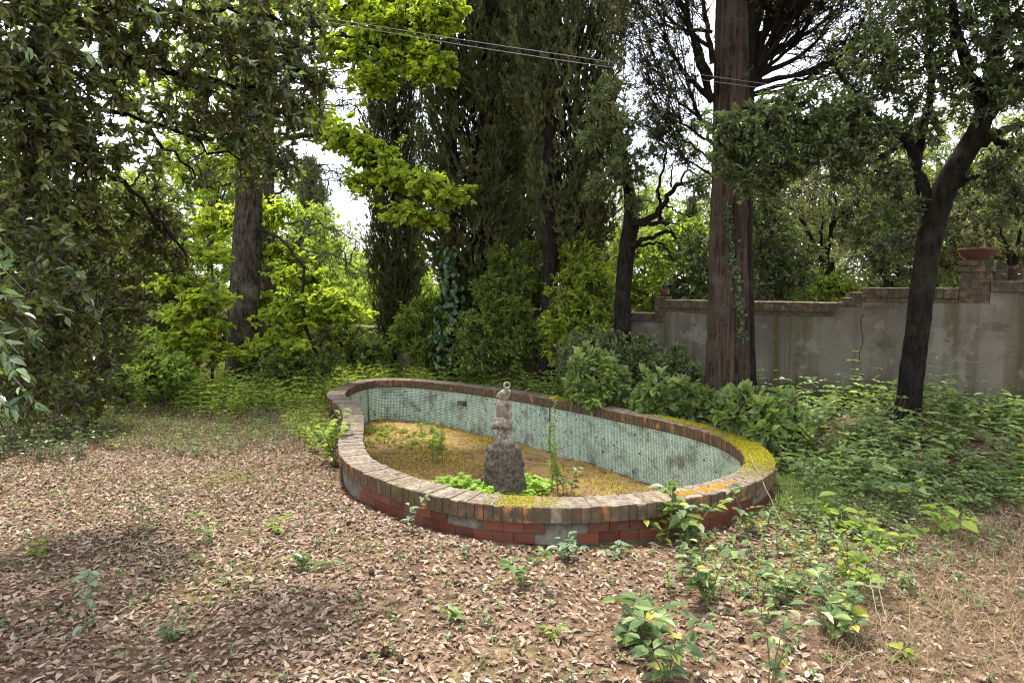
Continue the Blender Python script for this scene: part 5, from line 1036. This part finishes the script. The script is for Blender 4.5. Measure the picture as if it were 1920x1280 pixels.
fm = MB(); wm = MB(); B = region(2600, -8.0, -3.9, 7.3, 10.2, lambda x, y: x < -.62*y+.1+.25*np.sin(y*3.1)); B = B[:700]; plants(fm, wm, B, .28, 5, .065, .030)
ug = thing('undergrowth', 'dark low growth under the hanging oak leaves at far left', 'undergrowth'); ug['kind'] = 'stuff'
fm.build('leaves', M['oakr'], ug, kind='stuff'); wm.build('stems', M['stem'], ug, kind='stuff')
# ------------------------------------------------------------------ foreground seedlings, every leaf a part
seed_me = {}
def lm_(mat, W):
    k = (mat, W)
    if k not in seed_me: seed_me[k] = [leaf_mesh('leaf', M[mat], 1, W, .16, d_, r_) for d_, r_ in ((.12,.1),(.2,.3),(.25,.5),(.15,.7),(.3,.85),(.2,1.))]
    return seed_me[k]
def seedling(label, px, py, hpx, n_l, leafpx, mat='seed', W=.55, lean=0., nst=1, spread=.5, rmax=6, name='seedling'):
    b = gnd(px, py); sc = b[1]/FPX; n_l = int(n_l*1.6); t = thing(name, label, 'plant', b); H_ = hpx*sc*1.08; Lf = leafpx*sc; wm = MB(); paths = []
    for s in range(nst):
        ex = lean*sc+rng.normal(0, spread*H_*(.8 if nst > 1 else .15)); ey = rng.normal(0, spread*H_*(.6 if nst > 1 else .15)); h = H_*(1 if s == 0 else rng.uniform(.5,.95))
        P = wobble(curve([(0,0,-.01),(ex*.4,ey*.4,h*.55),(ex,ey,h)], 10), .004); V, F = tube(P, np.linspace(.0045,.002,len(P)), 5); wm.add(V, F); paths.append(P)
    wm.build('stem', M['stem'], t, True); ms = lm_(mat, W)
    for k in range(n_l):
        P = paths[k % nst]; f = 1-rng.uniform(0,.8)**1.3 if k >= nst else 1.; c = P[int(f*(len(P)-1))]
        a = k*2.4+rng.uniform(-.4,.4); D = np.array([math.cos(a), math.sin(a), rng.uniform(-.2,.5)]); N = nrm(np.array([0,0,1.])+rng.normal(0,.25,3))
        st_ = c+D*Lf*.15; put_leaf(ms[min(rmax-1, int(rng.beta(1.6,2.2)*6))], st_, D, N, Lf*rng.uniform(.6,1.15), t)
    return t
seedling('largest broad-leaved seedling in the foreground right of centre', 1195, 1205, 112, 40, 46, nst=7, spread=.8)
seedling('broad-leaved seedling rising from the bottom edge right of centre', 1245, 1278, 120, 30, 36, nst=3, spread=.35)
seedling('small-leaved twiggy seedling behind the largest foreground seedling', 1325, 1130, 130, 52, 28, nst=6, spread=.5)
seedling('lone slanting seedling with dark bare stem at the bottom edge', 1445, 1290, 160, 20, 32, lean=45, nst=3, spread=.25)
seedling('dense dark-leaved seedling clump in the right foreground', 1575, 1195, 105, 44, 34, nst=6, spread=.4)
seedling('yellow-tinged twiggy seedling above the dense dark clump', 1600, 1110, 125, 46, 24, 'yellow', nst=5, spread=.5)
seedling('bushy seedling leaning against the front right of the basin', 1290, 1022, 108, 50, 31, nst=7, spread=.55)
seedling('pale-leaved sprig against the left of the bushy rim seedling', 1250, 1020, 75, 20, 22, 'yellow', nst=3, spread=.4)
seedling('sparse round-leaved seedling right of the bushy rim seedling', 1405, 1005, 85, 16, 26, nst=3, spread=.5)
seedling('flat-topped pale seedling on the mossy ground at right', 1585, 1000, 40, 20, 36, 'yellow', nst=4, spread=1.2)
seedling('taller seedling with dark stems beyond the pale flat one', 1690, 960, 85, 28, 26, nst=4, spread=.4)
seedling('pale broad-leaved seedling near the right edge', 1765, 1000, 45, 18, 34, 'yellow', nst=3, spread=.8)
seedling('pale trailing seedling below the right-edge pale seedling', 1660, 1030, 30, 22, 28, 'yellow', nst=4, spread=1.6)
seedling('upright young seedling in front of the statue side of the rim', 978, 1100, 75, 22, 26, nst=2, spread=.3)
seedling('bluish oak seedling at the foot of the front rim', 1060, 1050, 45, 36, 18, 'blue', .45, nst=5, spread=.7)
seedling('low bluish sprig beside the red tiles right of the oak seedling', 1165, 1045, 22, 18, 16, 'blue', .45, nst=4, spread=1.)
seedling('yellow-green bush against the outer left curve of the basin', 628, 872, 96, 56, 22, 'yellow', .5, lean=-25, nst=7, spread=.4)
seedling('thin dark-stemmed seedling in the left foreground', 160, 1205, 125, 16, 26, 'blue', .6, lean=15, nst=1)
seedling('small reddish-green sprout at the bottom left of centre', 320, 1195, 35, 14, 24, nst=3, spread=.6)
seedling('pale sprout in the leaf litter below the left rim', 520, 1000, 28, 16, 18, 'yellow', nst=3, spread=.7)
seedling('wispy seedling in the middle of the left litter', 270, 1000, 55, 18, 16, nst=2, spread=.4)
seedling('twiggy seedling with few leaves on the left litter', 400, 1020, 55, 10, 18, nst=2, spread=.5)
seedling('low leafy sprout at the left edge of the litter', 65, 1040, 25, 14, 18, 'yellow', nst=3, spread=.6)
seedling('pair of slim sprigs beside the front left tiles', 770, 1000, 70, 16, 16, 'blue', .4, nst=2, spread=.3)
seedling('round-leaved sprout low in the centre foreground', 850, 1165, 30, 14, 22, nst=3, spread=.8)
seedling('seedling with yellowing leaf near the bottom centre', 1030, 1195, 20, 8, 22, 'yellow', nst=2, spread=.8)
seedling('scrubby seedling right of the twiggy small-leaved one', 1480, 1130, 85, 36, 24, nst=5, spread=.6)
seedling('small yellowish seedling at the dry grass edge bottom right', 1690, 1240, 25, 8, 26, 'yellow', nst=1, spread=.4)
seedling('seedling cluster beside the litter below the left rim tiles', 580, 1070, 30, 22, 20, nst=4, spread=1.)

# ------------------------------------------------------------------ cones, sticks
def cone_mesh():
    mb = MB(); V, F = lathe([(.001,0),(.02,.008),(.03,.022),(.026,.04),(.012,.052),(.001,.056)], 12); mb.add(V, F)
    n_ = 46; a = rng.uniform(0,6.28,n_); z = rng.uniform(.004,.05,n_); r = .03*np.sin(np.clip((z+.006)/.062,0,1)*math.pi)**.6
    leaves(mb, np.c_[np.cos(a)*r*.8, np.sin(a)*r*.8, z], np.c_[np.cos(a), np.sin(a), np.full(n_,.5)], np.tile([[0,0,1.]],(n_,1)), .02, .018, .5, False, .1, .1); return mb.mesh('pine_cone', M['cone'])
cm = cone_mesh()
CL = ['small dark cone, largest of those at the bottom left of centre','small dark cone at the bottom, left neighbour of the largest cone','small dark cone at the bottom, right of the largest cone','dark cone in the litter straight below the front rim','dark cone nearest above the one below the front rim','dark cone alone on bare litter left of centre','dark cone lying near the left curve of the rim','dark cone beside the slanting seedling stem','dark cone touching the bottom litter between two other cones','dark cone right of the slanting seedling']
for ci, (px, py) in enumerate(((716,1228),(683,1236),(788,1238),(786,1115),(775,1085),(695,1078),(655,985),(1390,1205),(752,1240),(1480,1225))):
    g = gnd(px, py); o = link('pine_cone', cm); o.location = (g[0], g[1], g[2]+.004); o.rotation_euler = (rng.uniform(-.5,1.4), rng.uniform(-.5,.5), rng.uniform(0,6)); s = .85 if ci == 0 else rng.uniform(.45,.72); o.scale = (s,s,s)
    tag(o, CL[ci], 'cone', 'fallen cones on the litter')
def stick(label, pts, r=.005, mat='stick', z=.012):
    P = []
    for i, q in enumerate(pts):
        g = gnd(q[0], q[1]); P.append(g+[0,0,z+(q[2] if len(q) > 2 else 0)])
    V, F = tube(wobble(curve(P, 16), .004), np.linspace(r, r*.4, 17)[:len(curve(P, 16))], 5); tag(MB().add(V, F).build('fallen_twig', M[mat], None, True), label, 'twig')
stick('dark fallen twig on the grass left of the basin', [(520,884),(545,878),(585,868)], .012, 'bark_dark')
stick('long pale dead stalk arching down right of the basin', [(1405,925,.35),(1450,985,.15),(1480,1010,0)], .004)
stick('thin pale stalks leaning in the dry grass at right', [(1640,1170,.25),(1665,1215,.1),(1690,1260,0)], .003)
stick('second thin pale stalk crossing in the dry grass', [(1625,1140,.2),(1650,1200,.08),(1680,1265,0)], .003)
stick('thin dead stalk curved across the soil at bottom right', [(1560,1275,0),(1620,1245,.05),(1690,1235,.02)], .003)
stick('dry bent stalk in the weeds left of the basin', [(512,760,0),(535,715,.25),(575,680,.5)], .008)
